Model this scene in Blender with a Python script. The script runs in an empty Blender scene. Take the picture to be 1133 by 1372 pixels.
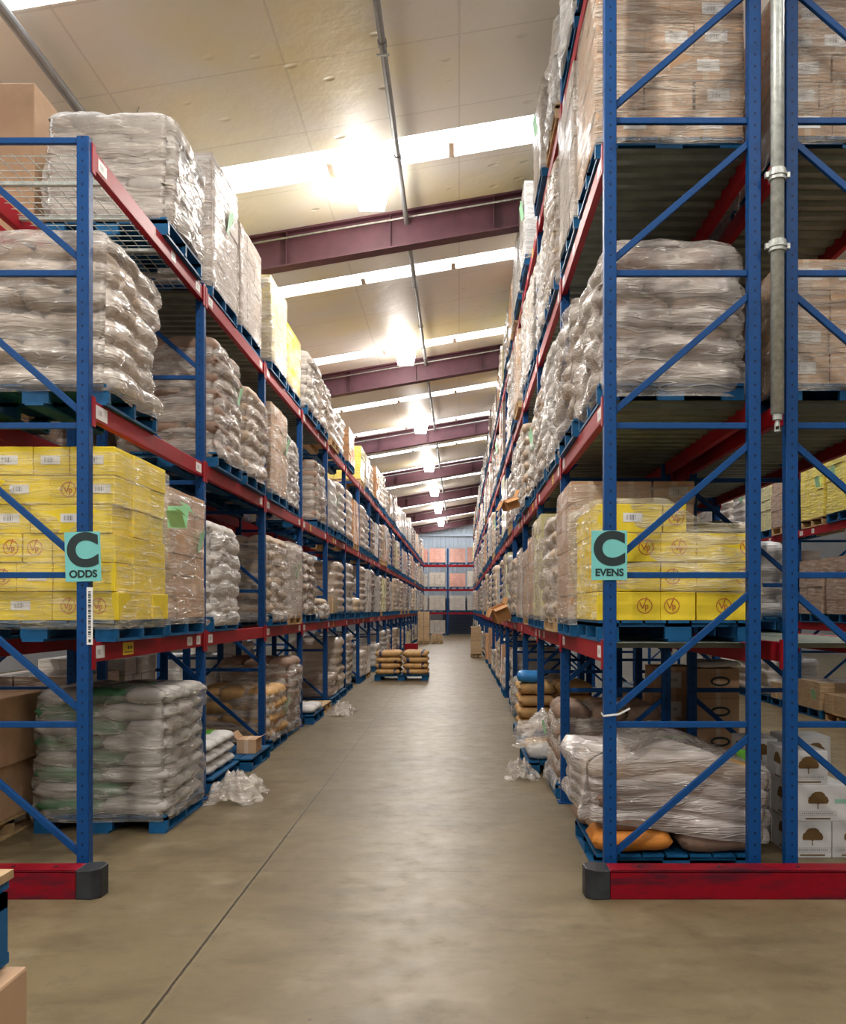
import bpy, bmesh, math, random
from mathutils import Vector, Matrix, noise

S = bpy.context.scene
COL = S.collection
R = random.Random(7)

# ---------------------------------------------------------------- camera
H = 1.79                    # eye height
F = 1185.0                  # focal length in pixels of the 1372 px tall frame
cd = bpy.data.cameras.new('camera')
cam = bpy.data.objects.new('camera', cd)
COL.objects.link(cam)
cam.location = (0, 0, H)
cam.rotation_euler = (math.pi / 2, 0, 0)
cd.sensor_fit = 'VERTICAL'
cd.sensor_height = 36
cd.lens = F / 1372 * 36
cd.shift_x = -48.5 / 1372
cd.shift_y = 130 / 1372
cd.clip_end = 300
S.camera = cam

# ---------------------------------------------------------------- look
S.view_settings.view_transform = 'Standard'
S.view_settings.look = 'None'
S.view_settings.gamma = 1
S.view_settings.exposure = 0.0
S.cycles.use_denoising = True
S.cycles.max_bounces = 7
S.cycles.diffuse_bounces = 4
S.cycles.glossy_bounces = 3
S.cycles.transparent_max_bounces = 8
S.cycles.sample_clamp_indirect = 4
S.cycles.caustics_reflective = False
S.cycles.caustics_refractive = False
W = bpy.data.worlds.new('world')
S.world = W
W.use_nodes = True
W.node_tree.nodes['Background'].inputs[0].default_value = (0.9, 0.92, 1, 1)
W.node_tree.nodes['Background'].inputs[1].default_value = 0.12
LAMP_W = 430
SKY_E = 7.0
DIFF_E = 20.0
LAMP_COL = (1.0, 0.93, 0.84)


# ---------------------------------------------------------------- roof geometry
def roof_z(x):
    return 7.62 + 0.17 * (x + 0.5)


# ---------------------------------------------------------------- materials
MATS = {}


def new_mat(name):
    m = bpy.data.materials.new(name)
    m.use_nodes = True
    nt = m.node_tree
    b = nt.nodes['Principled BSDF']
    MATS[name] = m
    return m, nt, b


def node(nt, typ, **kw):
    n = nt.nodes.new(typ)
    for k, v in kw.items():
        setattr(n, k, v)
    return n


def math_n(nt, op, a, b=None):
    n = nt.nodes.new('ShaderNodeMath')
    n.operation = op
    for i, v in enumerate((a, b)):
        if v is None:
            continue
        if isinstance(v, (int, float)):
            n.inputs[i].default_value = v
        else:
            nt.links.new(v, n.inputs[i])
    return n.outputs[0]


def coords(nt, scale=(1, 1, 1), rot=(0, 0, 0), kind='Object'):
    tc = node(nt, 'ShaderNodeTexCoord')
    mp = node(nt, 'ShaderNodeMapping')
    mp.inputs['Scale'].default_value = scale
    mp.inputs['Rotation'].default_value = rot
    nt.links.new(tc.outputs[kind], mp.inputs['Vector'])
    return mp.outputs[0]


def noise_n(nt, vec, scale, detail=4, rough=0.55):
    n = node(nt, 'ShaderNodeTexNoise')
    n.inputs['Scale'].default_value = scale
    n.inputs['Detail'].default_value = detail
    n.inputs['Roughness'].default_value = rough
    nt.links.new(vec, n.inputs['Vector'])
    return n.outputs['Fac']


def ramp(nt, fac, stops):
    n = node(nt, 'ShaderNodeValToRGB')
    els = n.color_ramp.elements
    while len(els) < len(stops):
        els.new(0.5)
    for e, (p, c) in zip(els, stops):
        e.position = p
        e.color = (c[0], c[1], c[2], 1) if len(c) == 3 else c
    nt.links.new(fac, n.inputs[0])
    return n.outputs[0]


def mixc(nt, fac, a, b):
    n = node(nt, 'ShaderNodeMix', data_type='RGBA')
    for i, v in ((0, fac), (6, a), (7, b)):
        if isinstance(v, (int, float)):
            n.inputs[i].default_value = v
        elif isinstance(v, tuple):
            n.inputs[i].default_value = (v[0], v[1], v[2], 1)
        else:
            nt.links.new(v, n.inputs[i])
    return n.outputs[2]


def bump(nt, b, h, strength, dist=0.02):
    n = node(nt, 'ShaderNodeBump')
    n.inputs['Strength'].default_value = strength
    n.inputs['Distance'].default_value = dist
    nt.links.new(h, n.inputs['Height'])
    nt.links.new(n.outputs[0], b.inputs['Normal'])


def simple(name, col, rough=0.6, metal=0.0, var=0.12, vs=6.0, bs=0.0, bscale=30, rnd=0.0, coat=0.0, spec=None):
    m, nt, b = new_mat(name)
    v = coords(nt)
    f = noise_n(nt, v, vs)
    dark = tuple(c * (1 - var) for c in col)
    lite = tuple(min(1, c * (1 + var)) for c in col)
    c = ramp(nt, f, [(0.3, dark), (0.7, lite)])
    if rnd:
        oi = node(nt, 'ShaderNodeObjectInfo')
        hs = node(nt, 'ShaderNodeHueSaturation')
        val = math_n(nt, 'MULTIPLY_ADD', oi.outputs['Random'], rnd)
        val.node.inputs[2].default_value = 1 - rnd / 2
        nt.links.new(val, hs.inputs['Value'])
        nt.links.new(c, hs.inputs['Color'])
        c = hs.outputs[0]
    nt.links.new(c, b.inputs['Base Color'])
    b.inputs['Roughness'].default_value = rough
    b.inputs['Metallic'].default_value = metal
    if spec is not None:
        b.inputs['Specular IOR Level'].default_value = spec
    b.inputs['Coat Weight'].default_value = coat
    b.inputs['Coat Roughness'].default_value = 0.2
    if bs:
        bump(nt, b, noise_n(nt, v, bscale, 3), bs)
    return m


def paint(name, col, scuff, holes=False):
    m, nt, b = new_mat(name)
    v = coords(nt)
    f = noise_n(nt, v, 9, 6, 0.7)
    c = ramp(nt, f, [(0.28, tuple(x * 0.72 for x in col)), (0.5, col), (0.72, col), (0.8, scuff)])
    if holes:
        tc = node(nt, 'ShaderNodeTexCoord')
        sp = node(nt, 'ShaderNodeSeparateXYZ')
        nt.links.new(tc.outputs['Object'], sp.inputs[0])
        fr = math_n(nt, 'FRACT', math_n(nt, 'MULTIPLY', sp.outputs[2], 1 / 0.0762))
        zp = math_n(nt, 'LESS_THAN', math_n(nt, 'ABSOLUTE', math_n(nt, 'SUBTRACT', fr, 0.5)), 0.1)
        xa = math_n(nt, 'LESS_THAN', math_n(nt, 'ABSOLUTE', sp.outputs[0]), 0.0055)
        ya = math_n(nt, 'LESS_THAN', math_n(nt, 'ABSOLUTE', math_n(nt, 'SUBTRACT', math_n(nt, 'ABSOLUTE', sp.outputs[1]), 0.018)), 0.006)
        k = math_n(nt, 'MULTIPLY', zp, math_n(nt, 'MAXIMUM', xa, ya))
        c = mixc(nt, k, c, (0.006, 0.01, 0.03))
    nt.links.new(c, b.inputs['Base Color'])
    b.inputs['Roughness'].default_value = 0.5
    b.inputs['Specular IOR Level'].default_value = 0.22
    bump(nt, b, f, 0.08)
    return m


BLUE = paint('blue_rack_paint', (0.003, 0.052, 0.19), (0.06, 0.15, 0.33))
BLUEH = paint('blue_upright_paint', (0.003, 0.052, 0.19), (0.06, 0.15, 0.33), holes=True)
RED = paint('red_beam_paint', (0.30, 0.006, 0.014), (0.30, 0.06, 0.06))
GUARD = paint('red_guard_paint', (0.22, 0.001, 0.010), (0.035, 0.012, 0.02))
_nt = GUARD.node_tree
_b = _nt.nodes['Principled BSDF']
_src = _b.inputs['Base Color'].links[0].from_socket
_n = noise_n(_nt, coords(_nt, (0.8, 1, 4)), 2.2, 5, 0.65)
_k = ramp(_nt, _n, [(0.48, (0, 0, 0)), (0.62, (0.75, 0.75, 0.75))])
_nt.links.new(mixc(_nt, _k, _src, (0.03, 0.008, 0.018)), _b.inputs['Base Color'])
BLACKP = simple('scuffed_black_rubber', (0.018, 0.021, 0.026), 0.5, var=0.6, vs=9)
PBLUE = paint('blue_pallet_paint', (0.009, 0.095, 0.23), (0.09, 0.17, 0.22))
WOOD = simple('raw_pallet_wood', (0.48, 0.32, 0.16), 0.75, var=0.3, vs=10, rnd=0.2)
GALV = simple('galvanised_steel', (0.46, 0.48, 0.44), 0.38, metal=0.35, var=0.25, vs=22)
DECK = simple('corrugated_deck_steel', (0.16, 0.18, 0.15), 0.45, metal=0.5, var=0.2)
PIPE = simple('grey_pipe_paint', (0.22, 0.22, 0.22), 0.5)
RAFT = simple('oxide_red_rafter', (0.085, 0.026, 0.038), 0.6, var=0.15)
PURL = simple('tan_purlin', (0.50, 0.38, 0.28), 0.6)
PAPERG = simple('pale_green_paper', (0.38, 0.72, 0.45), 0.7)
GREENT = simple('bright_green_tape', (0.18, 0.62, 0.06), 0.5)
TEAL = simple('teal_card', (0.16, 0.52, 0.50), 0.55, var=0.04)
INK = simple('black_ink', (0.006, 0.02, 0.022), 0.6, var=0.02)
LOGO = simple('red_brown_ink', (0.50, 0.12, 0.03), 0.7, var=0.05)
TREE = simple('brown_ink', (0.14, 0.075, 0.02), 0.7, var=0.05)
GREYINK = simple('grey_ink', (0.30, 0.29, 0.29), 0.7, var=0.05)
TEALINK = simple('pale_teal_ink', (0.30, 0.55, 0.42), 0.7, var=0.05)
YTAG = simple('yellow_tag', (0.75, 0.55, 0.02), 0.5)
ORANGE = simple('orange_paper_sack', (0.62, 0.22, 0.03), 0.7, var=0.2, vs=9, bs=0.3, bscale=18, rnd=0.15)
TANSACK = simple('tan_paper_sack', (0.56, 0.33, 0.13), 0.7, var=0.2, vs=9, bs=0.3, bscale=16, rnd=0.2)
BAND = simple('dark_blue_band', (0.03, 0.05, 0.12), 0.6)
WHITESACK = simple('white_paper_sack', (0.62, 0.60, 0.58), 0.7, var=0.1, bs=0.3, bscale=16, rnd=0.15)
BINK = simple('light_cable', (0.7, 0.7, 0.68), 0.6)


def carton_mat(name, col, tape):
    m, nt, b = new_mat(name)
    v = coords(nt)
    f = noise_n(nt, v, 5, 4)
    c = ramp(nt, f, [(0.3, tuple(x * 0.88 for x in col)), (0.7, tuple(min(1, x * 1.08) for x in col))])
    tc = node(nt, 'ShaderNodeTexCoord')
    sp = node(nt, 'ShaderNodeSeparateXYZ')
    nt.links.new(tc.outputs['Object'], sp.inputs[0])
    t = math_n(nt, 'LESS_THAN', math_n(nt, 'ABSOLUTE', sp.outputs[0]), 0.022)
    if tape:
        c = mixc(nt, math_n(nt, 'MULTIPLY', t, 0.35), c, (0.75, 0.68, 0.55))
    oi = node(nt, 'ShaderNodeObjectInfo')
    hs = node(nt, 'ShaderNodeHueSaturation')
    val = math_n(nt, 'MULTIPLY_ADD', oi.outputs['Random'], 0.22)
    val.node.inputs[2].default_value = 0.89
    nt.links.new(val, hs.inputs['Value'])
    nt.links.new(c, hs.inputs['Color'])
    nt.links.new(hs.outputs[0], b.inputs['Base Color'])
    b.inputs['Roughness'].default_value = 0.68
    bump(nt, b, noise_n(nt, v, 14, 3), 0.1)
    return m


KRAFT = carton_mat('kraft_board', (0.50, 0.31, 0.18), True)
YELLOW = carton_mat('yellow_board', (0.82, 0.61, 0.025), False)
WHITEC = carton_mat('white_board', (0.66, 0.65, 0.64), False)
PINKC = carton_mat('salmon_board', (0.62, 0.30, 0.22), True)
LEMONC = carton_mat('pale_yellow_board', (0.66, 0.60, 0.30), False)
GREYC = carton_mat('greyish_board', (0.46, 0.38, 0.32), False)


def wrapped(name, col, streak=0.35, rough=0.45):
    """opaque goods seen through tight milky film: colour of goods with whitish film creases, glossy coat"""
    m, nt, b = new_mat(name)
    v = coords(nt, (1.6, 1.6, 11), (0.25, 0.18, 0))
    v2 = coords(nt)
    s = noise_n(nt, v, 2.4, 4, 0.56)
    big = noise_n(nt, v2, 3.5, 3)
    c = ramp(nt, big, [(0.3, tuple(x * 0.84 for x in col)), (0.7, tuple(min(1, x * 1.12) for x in col))])
    k = ramp(nt, s, [(0.42, (0, 0, 0)), (0.72, (streak, streak, streak))])
    c = mixc(nt, k, c, (0.74, 0.70, 0.66))
    oi = node(nt, 'ShaderNodeObjectInfo')
    hs = node(nt, 'ShaderNodeHueSaturation')
    val = math_n(nt, 'MULTIPLY_ADD', oi.outputs['Random'], 0.28)
    val.node.inputs[2].default_value = 0.86
    nt.links.new(val, hs.inputs['Value'])
    nt.links.new(c, hs.inputs['Color'])
    nt.links.new(hs.outputs[0], b.inputs['Base Color'])
    b.inputs['Roughness'].default_value = rough
    b.inputs['Coat Weight'].default_value = 1.0
    b.inputs['Coat Roughness'].default_value = 0.15
    bump(nt, b, s, 0.7, 0.035)
    return m


def film_mat(name, lo, hi, rough=0.2, rot=(0.2, 0.12, 0), stretch=8, tint=(0.83, 0.79, 0.75), crease=0.5):
    """milky stretch film: broad cloudy opacity plus fine ridged creases pulled along the winding direction"""
    m, nt, b = new_mat(name)
    v = coords(nt, (1.3, 1.3, stretch), rot)
    s = noise_n(nt, v, 2.2, 4, 0.55)
    v3 = coords(nt)
    cr = noise_n(nt, v3, 4.0, 3)
    mixv = math_n(nt, 'ADD', math_n(nt, 'MULTIPLY', s, 0.7), math_n(nt, 'MULTIPLY', cr, 0.3))
    vr = coords(nt, (1.0, 1.0, stretch * 0.8), (rot[0] * 1.6 + 0.1, rot[1] * 1.8 + 0.15, 0))
    rd = noise_n(nt, vr, 3.0, 2, 0.45)
    ridge = math_n(nt, 'SUBTRACT', 1.0, math_n(nt, 'MULTIPLY', math_n(nt, 'ABSOLUTE', math_n(nt, 'SUBTRACT', rd, 0.5)), 22))
    ridge = math_n(nt, 'MAXIMUM', ridge, 0.0)
    k = ramp(nt, mixv, [(0.38, (lo, lo, lo)), (0.68, (hi, hi, hi))])
    k2 = math_n(nt, 'MINIMUM', math_n(nt, 'ADD', k, math_n(nt, 'MULTIPLY', ridge, crease * 0.45)), 1.0)
    b.inputs['Base Color'].default_value = (*tint, 1)
    b.inputs['Roughness'].default_value = rough
    b.inputs['Specular IOR Level'].default_value = 1.0
    bump(nt, b, math_n(nt, 'ADD', mixv, math_n(nt, 'MULTIPLY', ridge, crease * 0.35)), 0.9, 0.035)
    tr = node(nt, 'ShaderNodeBsdfTransparent')
    mx = node(nt, 'ShaderNodeMixShader')
    nt.links.new(k2, mx.inputs[0])
    nt.links.new(tr.outputs[0], mx.inputs[1])
    nt.links.new(b.outputs[0], mx.inputs[2])
    nt.links.new(mx.outputs[0], nt.nodes['Material Output'].inputs[0])
    return m


FILMG = film_mat('glossy_creased_film', 0.12, 0.6, 0.1, (0.05, 0.05, 0), 20, (0.78, 0.70, 0.60), 1.0)
FILM = film_mat('stretch_film', 0.24, 0.7, 0.15, tint=(0.73, 0.66, 0.59))
FILMT = film_mat('clear_stretch_film', 0.12, 0.55, 0.13, tint=(0.76, 0.69, 0.61))
FILMW = film_mat('milky_stretch_film', 0.4, 0.85, 0.17, tint=(0.76, 0.72, 0.67))

SACKM = {
    'beige': wrapped('beige_wrapped_goods', (0.50, 0.41, 0.33)),
    'brown': wrapped('brown_wrapped_goods', (0.27, 0.19, 0.15), 0.3),
    'grey': wrapped('grey_wrapped_goods', (0.47, 0.44, 0.41), 0.4),
    'white': wrapped('white_wrapped_goods', (0.62, 0.57, 0.51), 0.3),
    'cream': wrapped('cream_wrapped_goods', (0.74, 0.58, 0.40), 0.3),
    'kraft': wrapped('kraft_wrapped_goods', (0.42, 0.29, 0.20), 0.4),
    'tan': wrapped('tan_wrapped_goods', (0.55, 0.36, 0.18), 0.2),
    'yellow': wrapped('yellow_wrapped_goods', (0.78, 0.66, 0.10), 0.3),
    'lemon': wrapped('pale_yellow_wrapped_goods', (0.66, 0.64, 0.33), 0.3),
    'orange': wrapped('orange_wrapped_goods', (0.66, 0.33, 0.14), 0.2),
    'pink': wrapped('salmon_wrapped_goods', (0.62, 0.30, 0.24), 0.2),
}
SACKIN = {
    'beige': simple('beige_sack_paper', (0.48, 0.37, 0.27), 0.7, var=0.15, bs=0.3, bscale=14, rnd=0.25),
    'brown': simple('brown_sack_paper', (0.27, 0.17, 0.12), 0.7, var=0.15, bs=0.3, bscale=14, rnd=0.25),
    'grey': simple('grey_sack_paper', (0.40, 0.37, 0.34), 0.7, var=0.15, bs=0.3, bscale=14, rnd=0.2),
    'white': simple('white_sack_paper', (0.58, 0.54, 0.49), 0.7, var=0.15, bs=0.3, bscale=14, rnd=0.2),
    'green': simple('green_print_sack_paper', (0.05, 0.17, 0.07), 0.7, var=0.2, bs=0.3, bscale=14, rnd=0.2),
    'tan': TANSACK,
}
EMIT = {}


def emit(name, col, st):
    m, nt, b = new_mat(name)
    b.inputs['Base Color'].default_value = (*col, 1)
    b.inputs['Emission Color'].default_value = (*col, 1)
    b.inputs['Emission Strength'].default_value = st
    return m


SKYM = emit('daylit_skylight_panel', (0.93, 0.97, 1.0), SKY_E)
LAMPM = emit('lit_lamp_diffuser', (1.0, 0.98, 0.96), DIFF_E)


def barcode_mat():
    m, nt, b = new_mat('barcode_label')
    tc = node(nt, 'ShaderNodeTexCoord')
    sp = node(nt, 'ShaderNodeSeparateXYZ')
    nt.links.new(tc.outputs['Object'], sp.inputs[0])
    n = node(nt, 'ShaderNodeTexNoise', noise_dimensions='1D')
    n.inputs['Scale'].default_value = 260
    n.inputs['Detail'].default_value = 1
    nt.links.new(sp.outputs[0], n.inputs['W'])
    bar = math_n(nt, 'GREATER_THAN', n.outputs['Fac'], 0.52)
    inx = math_n(nt, 'LESS_THAN', math_n(nt, 'ABSOLUTE', math_n(nt, 'ADD', sp.outputs[0], 0.012)), 0.03)
    inz = math_n(nt, 'LESS_THAN', math_n(nt, 'ABSOLUTE', sp.outputs[2]), 0.017)
    k = math_n(nt, 'MULTIPLY', math_n(nt, 'MULTIPLY', bar, inx), inz)
    c = mixc(nt, k, (0.72, 0.70, 0.68), (0.05, 0.05, 0.05))
    nt.links.new(c, b.inputs['Base Color'])
    b.inputs['Roughness'].default_value = 0.5
    return m


BARCODE = barcode_mat()


def floor_mat():
    m, nt, b = new_mat('worn_concrete')
    v = coords(nt)
    n1 = noise_n(nt, v, 0.55, 6, 0.6)
    n2 = noise_n(nt, v, 5.0, 8, 0.7)
    vst = coords(nt, (0.5, 2.2, 1))
    n3 = noise_n(nt, vst, 1.1, 5, 0.6)
    c = ramp(nt, n1, [(0.3, (0.112, 0.090, 0.060)), (0.7, (0.205, 0.172, 0.122))])
    c = mixc(nt, math_n(nt, 'MULTIPLY', n3, 0.5), c, (0.19, 0.158, 0.112))
    dk = ramp(nt, n2, [(0.30, (0.5, 0.5, 0.5)), (0.45, (0, 0, 0))])
    c = mixc(nt, dk, c, (0.09, 0.074, 0.054))
    n4 = noise_n(nt, v, 2.3, 3)
    pale = ramp(nt, n4, [(0.55, (0, 0, 0)), (0.72, (0.5, 0.5, 0.5))])
    c = mixc(nt, pale, c, (0.27, 0.24, 0.20))
    n5 = noise_n(nt, coords(nt, (0.6, 1.5, 1)), 1.5, 6, 0.7)
    dirt = ramp(nt, n5, [(0.33, (0.6, 0.6, 0.6)), (0.52, (0, 0, 0))])
    c = mixc(nt, dirt, c, (0.085, 0.066, 0.044))
    # specks of dirt
    vo = node(nt, 'ShaderNodeTexVoronoi')
    vo.inputs['Scale'].default_value = 2.4
    nt.links.new(v, vo.inputs['Vector'])
    sp_ = math_n(nt, 'LESS_THAN', vo.outputs['Distance'], 0.025)
    c = mixc(nt, math_n(nt, 'MULTIPLY', sp_, 0.6), c, (0.05, 0.04, 0.03))
    # control joints
    tc = node(nt, 'ShaderNodeTexCoord')
    sp = node(nt, 'ShaderNodeSeparateXYZ')
    nt.links.new(tc.outputs['Object'], sp.inputs[0])
    wob = math_n(nt, 'MULTIPLY', math_n(nt, 'SUBTRACT', noise_n(nt, v, 7, 5, 0.8), 0.5), 0.02)
    X = math_n(nt, 'ADD', sp.outputs[0], wob)
    Y = math_n(nt, 'ADD', sp.outputs[1], wob)

    def line(a, off, pitch, w):
        f = math_n(nt, 'FRACT', math_n(nt, 'MULTIPLY_ADD', math_n(nt, 'SUBTRACT', a, off), 1 / pitch))
        f.node.inputs[0].links[0].from_node.inputs[2].default_value = 0.5
        return math_n(nt, 'LESS_THAN', math_n(nt, 'ABSOLUTE', math_n(nt, 'SUBTRACT', f, 0.5)), w / pitch)
    jl = math_n(nt, 'MAXIMUM', line(X, -1.365, 6.0, 0.0075), math_n(nt, 'MULTIPLY', line(Y, 6.04, 7.5, 0.005), 0.5))
    ed = math_n(nt, 'MULTIPLY', line(X, -1.365, 6.0, 0.022), 0.15)
    c = mixc(nt, ed, c, (0.27, 0.24, 0.19))
    c = mixc(nt, jl, c, (0.035, 0.028, 0.02))
    hs = node(nt, 'ShaderNodeMix', data_type='RGBA', blend_type='MULTIPLY')
    hs.inputs[0].default_value = 1
    nt.links.new(c, hs.inputs[6])
    hs.inputs[7].default_value = (1.0, 0.91, 0.70, 1)
    nt.links.new(hs.outputs[2], b.inputs['Base Color'])
    b.inputs['Specular IOR Level'].default_value = 0.4
    r = ramp(nt, n2, [(0.3, (0.50, 0.5, 0.5)), (0.7, (0.34, 0.34, 0.34))])
    nt.links.new(r, b.inputs['Roughness'])
    bump(nt, b, n2, 0.06)
    return m


def ceil_mat():
    m, nt, b = new_mat('roof_insulation_facing')
    v = coords(nt)
    n1 = noise_n(nt, v, 0.35, 3)
    c = ramp(nt, n1, [(0.35, (0.80, 0.77, 0.74)), (0.52, (0.80, 0.76, 0.69)), (0.68, (0.84, 0.74, 0.46))])
    vd = coords(nt, (1, 1.6, 1))
    vo = node(nt, 'ShaderNodeTexVoronoi')
    vo.inputs['Scale'].default_value = 1.7
    nt.links.new(vd, vo.inputs['Vector'])
    dm = ramp(nt, vo.outputs['Distance'], [(0.0, (1, 1, 1)), (0.13, (0, 0, 0))])
    c = mixc(nt, math_n(nt, 'MULTIPLY', dm, 0.35), c, (0.62, 0.60, 0.5))
    n2 = noise_n(nt, v, 2.2, 5)
    bl = node(nt, 'ShaderNodeTexBrick')
    bl.offset = 0
    bl.inputs['Scale'].default_value = 1
    bl.inputs['Brick Width'].default_value = 1.8
    bl.inputs['Row Height'].default_value = 1.3
    bl.inputs['Mortar Size'].default_value = 0.012
    nt.links.new(v, bl.inputs['Vector'])
    c = mixc(nt, math_n(nt, 'MULTIPLY', bl.outputs['Fac'], 0.25), c, (0.35, 0.3, 0.25))
    nt.links.new(c, b.inputs['Base Color'])
    b.inputs['Roughness'].default_value = 0.5
    h = math_n(nt, 'ADD', math_n(nt, 'MULTIPLY', n2, 0.6), math_n(nt, 'MULTIPLY', dm, -0.8))
    bump(nt, b, h, 0.5, 0.06)
    return m


FLOORM = floor_mat()
CEILM = ceil_mat()
WALLM = simple('pale_wall_sheet', (0.62, 0.70, 0.78), 0.5, var=0.05)
WALLD = simple('grey_wall_sheet', (0.30, 0.30, 0.31), 0.6, var=0.06)
DOORM = simple('dark_blue_roller_door', (0.05, 0.07, 0.12), 0.5)


# ---------------------------------------------------------------- mesh helpers
class MB:
    def __init__(self):
        self.v, self.f, self.s, self.m = [], [], [], []

    def box(self, x0, x1, y0, y1, z0, z1, mi=0):
        i = len(self.v)
        self.v += [(x, y, z) for z in (z0, z1) for y in (y0, y1) for x in (x0, x1)]
        for q in ((0, 2, 3, 1), (4, 5, 7, 6), (0, 1, 5, 4), (2, 6, 7, 3), (0, 4, 6, 2), (1, 3, 7, 5)):
            self.f.append(tuple(i + k for k in q))
            self.m.append(mi)
        return self

    def bar(self, p, q, w, t, up=(0, 1, 0), mi=0):
        """box beam from p to q; w across (in the plane normal to up), t along up"""
        p, q, up = Vector(p), Vector(q), Vector(up)
        d = (q - p).normalized()
        s = d.cross(up).normalized() * w / 2
        u = s.cross(d).normalized() * t / 2
        i = len(self.v)
        for e in (p, q):
            self.v += [tuple(e + a * s + b_ * u) for a, b_ in ((-1, -1), (1, -1), (1, 1), (-1, 1))]
        for fc in ((0, 1, 2, 3), (7, 6, 5, 4), (0, 4, 5, 1), (1, 5, 6, 2), (2, 6, 7, 3), (3, 7, 4, 0)):
            self.f.append(tuple(i + k for k in fc))
            self.m.append(mi)
        return self

    def tube(self, p, q, r, n=12, r2=None, cap=True, mi=0):
        p, q = Vector(p), Vector(q)
        d = (q - p).normalized()
        a = Vector((1, 0, 0)) if abs(d.x) < 0.9 else Vector((0, 1, 0))
        s = d.cross(a).normalized()
        t = d.cross(s)
        i = len(self.v)
        for e, rr in ((p, r), (q, r if r2 is None else r2)):
            for k in range(n):
                an = 2 * math.pi * k / n
                self.v.append(tuple(e + rr * (math.cos(an) * s + math.sin(an) * t)))
        for k in range(n):
            k2 = (k + 1) % n
            self.f.append((i + k, i + k2, i + n + k2, i + n + k))
            self.m.append(mi)
        if cap:
            self.f.append(tuple(i + k for k in range(n))[::-1])
            self.f.append(tuple(i + n + k for k in range(n)))
            self.m += [mi, mi]
        return self

    def mesh(self, name, mat, smooth=False, bevel=0.0):
        me = bpy.data.meshes.new(name)
        me.from_pydata(self.v, [], self.f)
        ms = mat if isinstance(mat, (list, tuple)) else [mat]
        for x in ms:
            me.materials.append(x)
        if len(ms) > 1:
            me.polygons.foreach_set('material_index', self.m)
        bm = bmesh.new()
        bm.from_mesh(me)
        bmesh.ops.recalc_face_normals(bm, faces=bm.faces)
        if bevel:
            bmesh.ops.bevel(bm, geom=list(bm.edges), offset=bevel, segments=2, affect='EDGES', profile=0.5)
        bm.to_mesh(me)
        bm.free()
        if smooth:
            me.polygons.foreach_set('use_smooth', [True] * len(me.polygons))
        return me

    def obj(self, name, mat, parent=None, loc=(0, 0, 0), smooth=False, bevel=0.0):
        return inst(name, self.mesh(name, mat, smooth, bevel), parent, loc)


def inst(name, me, parent=None, loc=(0, 0, 0), rot=(0, 0, 0), scale=None):
    o = bpy.data.objects.new(name, me)
    COL.objects.link(o)
    o.location = loc
    o.rotation_euler = rot
    if scale:
        o.scale = scale
    if parent:
        o.parent = parent
    return o


def tag(o, label=None, cat=None, group=None, kind=None):
    if label:
        o['label'] = label
    if cat:
        o['category'] = cat
    if group:
        o['group'] = group
    if kind:
        o['kind'] = kind
    return o


def thing(name, loc, label, cat, group=None, rz=0):
    o = bpy.data.objects.new(name, None)
    COL.objects.link(o)
    o.empty_display_size = 0.2
    o.location = loc
    o.rotation_euler = (0, 0, rz)
    return tag(o, label, cat, group)


def copy_tree(o, parent=None):
    c = o.copy()
    COL.objects.link(c)
    if parent:
        c.parent = parent
    for ch in list(o.children):
        copy_tree(ch, c)
    return c


ORD = ['first', 'second', 'third', 'fourth', 'fifth', 'sixth', 'seventh', 'eighth', 'ninth', 'tenth', 'eleventh', 'twelfth',
       'thirteenth', 'fourteenth', 'fifteenth', 'sixteenth', 'seventeenth', 'eighteenth', 'nineteenth', 'twentieth',
       'twenty-first', 'twenty-second', 'twenty-third', 'twenty-fourth', 'twenty-fifth', 'twenty-sixth']

# ---------------------------------------------------------------- the setting
Y0, Y1 = -9.0, 64.0
XL, XR = -13.0, 15.0
b = MB()
b.box(XL, XR, Y0, Y1, -0.2, 0)
tag(b.obj('floor', FLOORM), kind='structure')

SKY_Y = [-4.6, -0.6, 3.4, 7.42, 11.2, 15.1, 19.3, 23.9, 27.4, 31.4, 35.4, 39.5, 43.5, 47.5, 51.5, 55.5, 59.5, 62.9]  # last skylight is added to brighten the far wall
SKY_WS = [0.68 if 3 <= k <= 4 else 0.5 for k in range(20)]
# ceiling with openings for the skylights
b = MB()
ys = [Y0]
for y, SKY_W in zip(SKY_Y, SKY_WS):
    ys += [y - SKY_W / 2, y + SKY_W / 2]
ys.append(Y1)
SX0, SX1 = -11.5, 13.5


def roof_quad(b, x0, x1, y0, y1, dz=0.0, th=0.08):
    i = len(b.v)
    b.v += [(x0, y0, roof_z(x0) + dz), (x1, y0, roof_z(x1) + dz), (x1, y1, roof_z(x1) + dz), (x0, y1, roof_z(x0) + dz),
            (x0, y0, roof_z(x0) + dz + th), (x1, y0, roof_z(x1) + dz + th), (x1, y1, roof_z(x1) + dz + th), (x0, y1, roof_z(x0) + dz + th)]
    for q in ((0, 3, 2, 1), (4, 5, 6, 7), (0, 1, 5, 4), (1, 2, 6, 5), (2, 3, 7, 6), (3, 0, 4, 7)):
        b.f.append(tuple(i + k for k in q))
        b.m.append(0)


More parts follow.
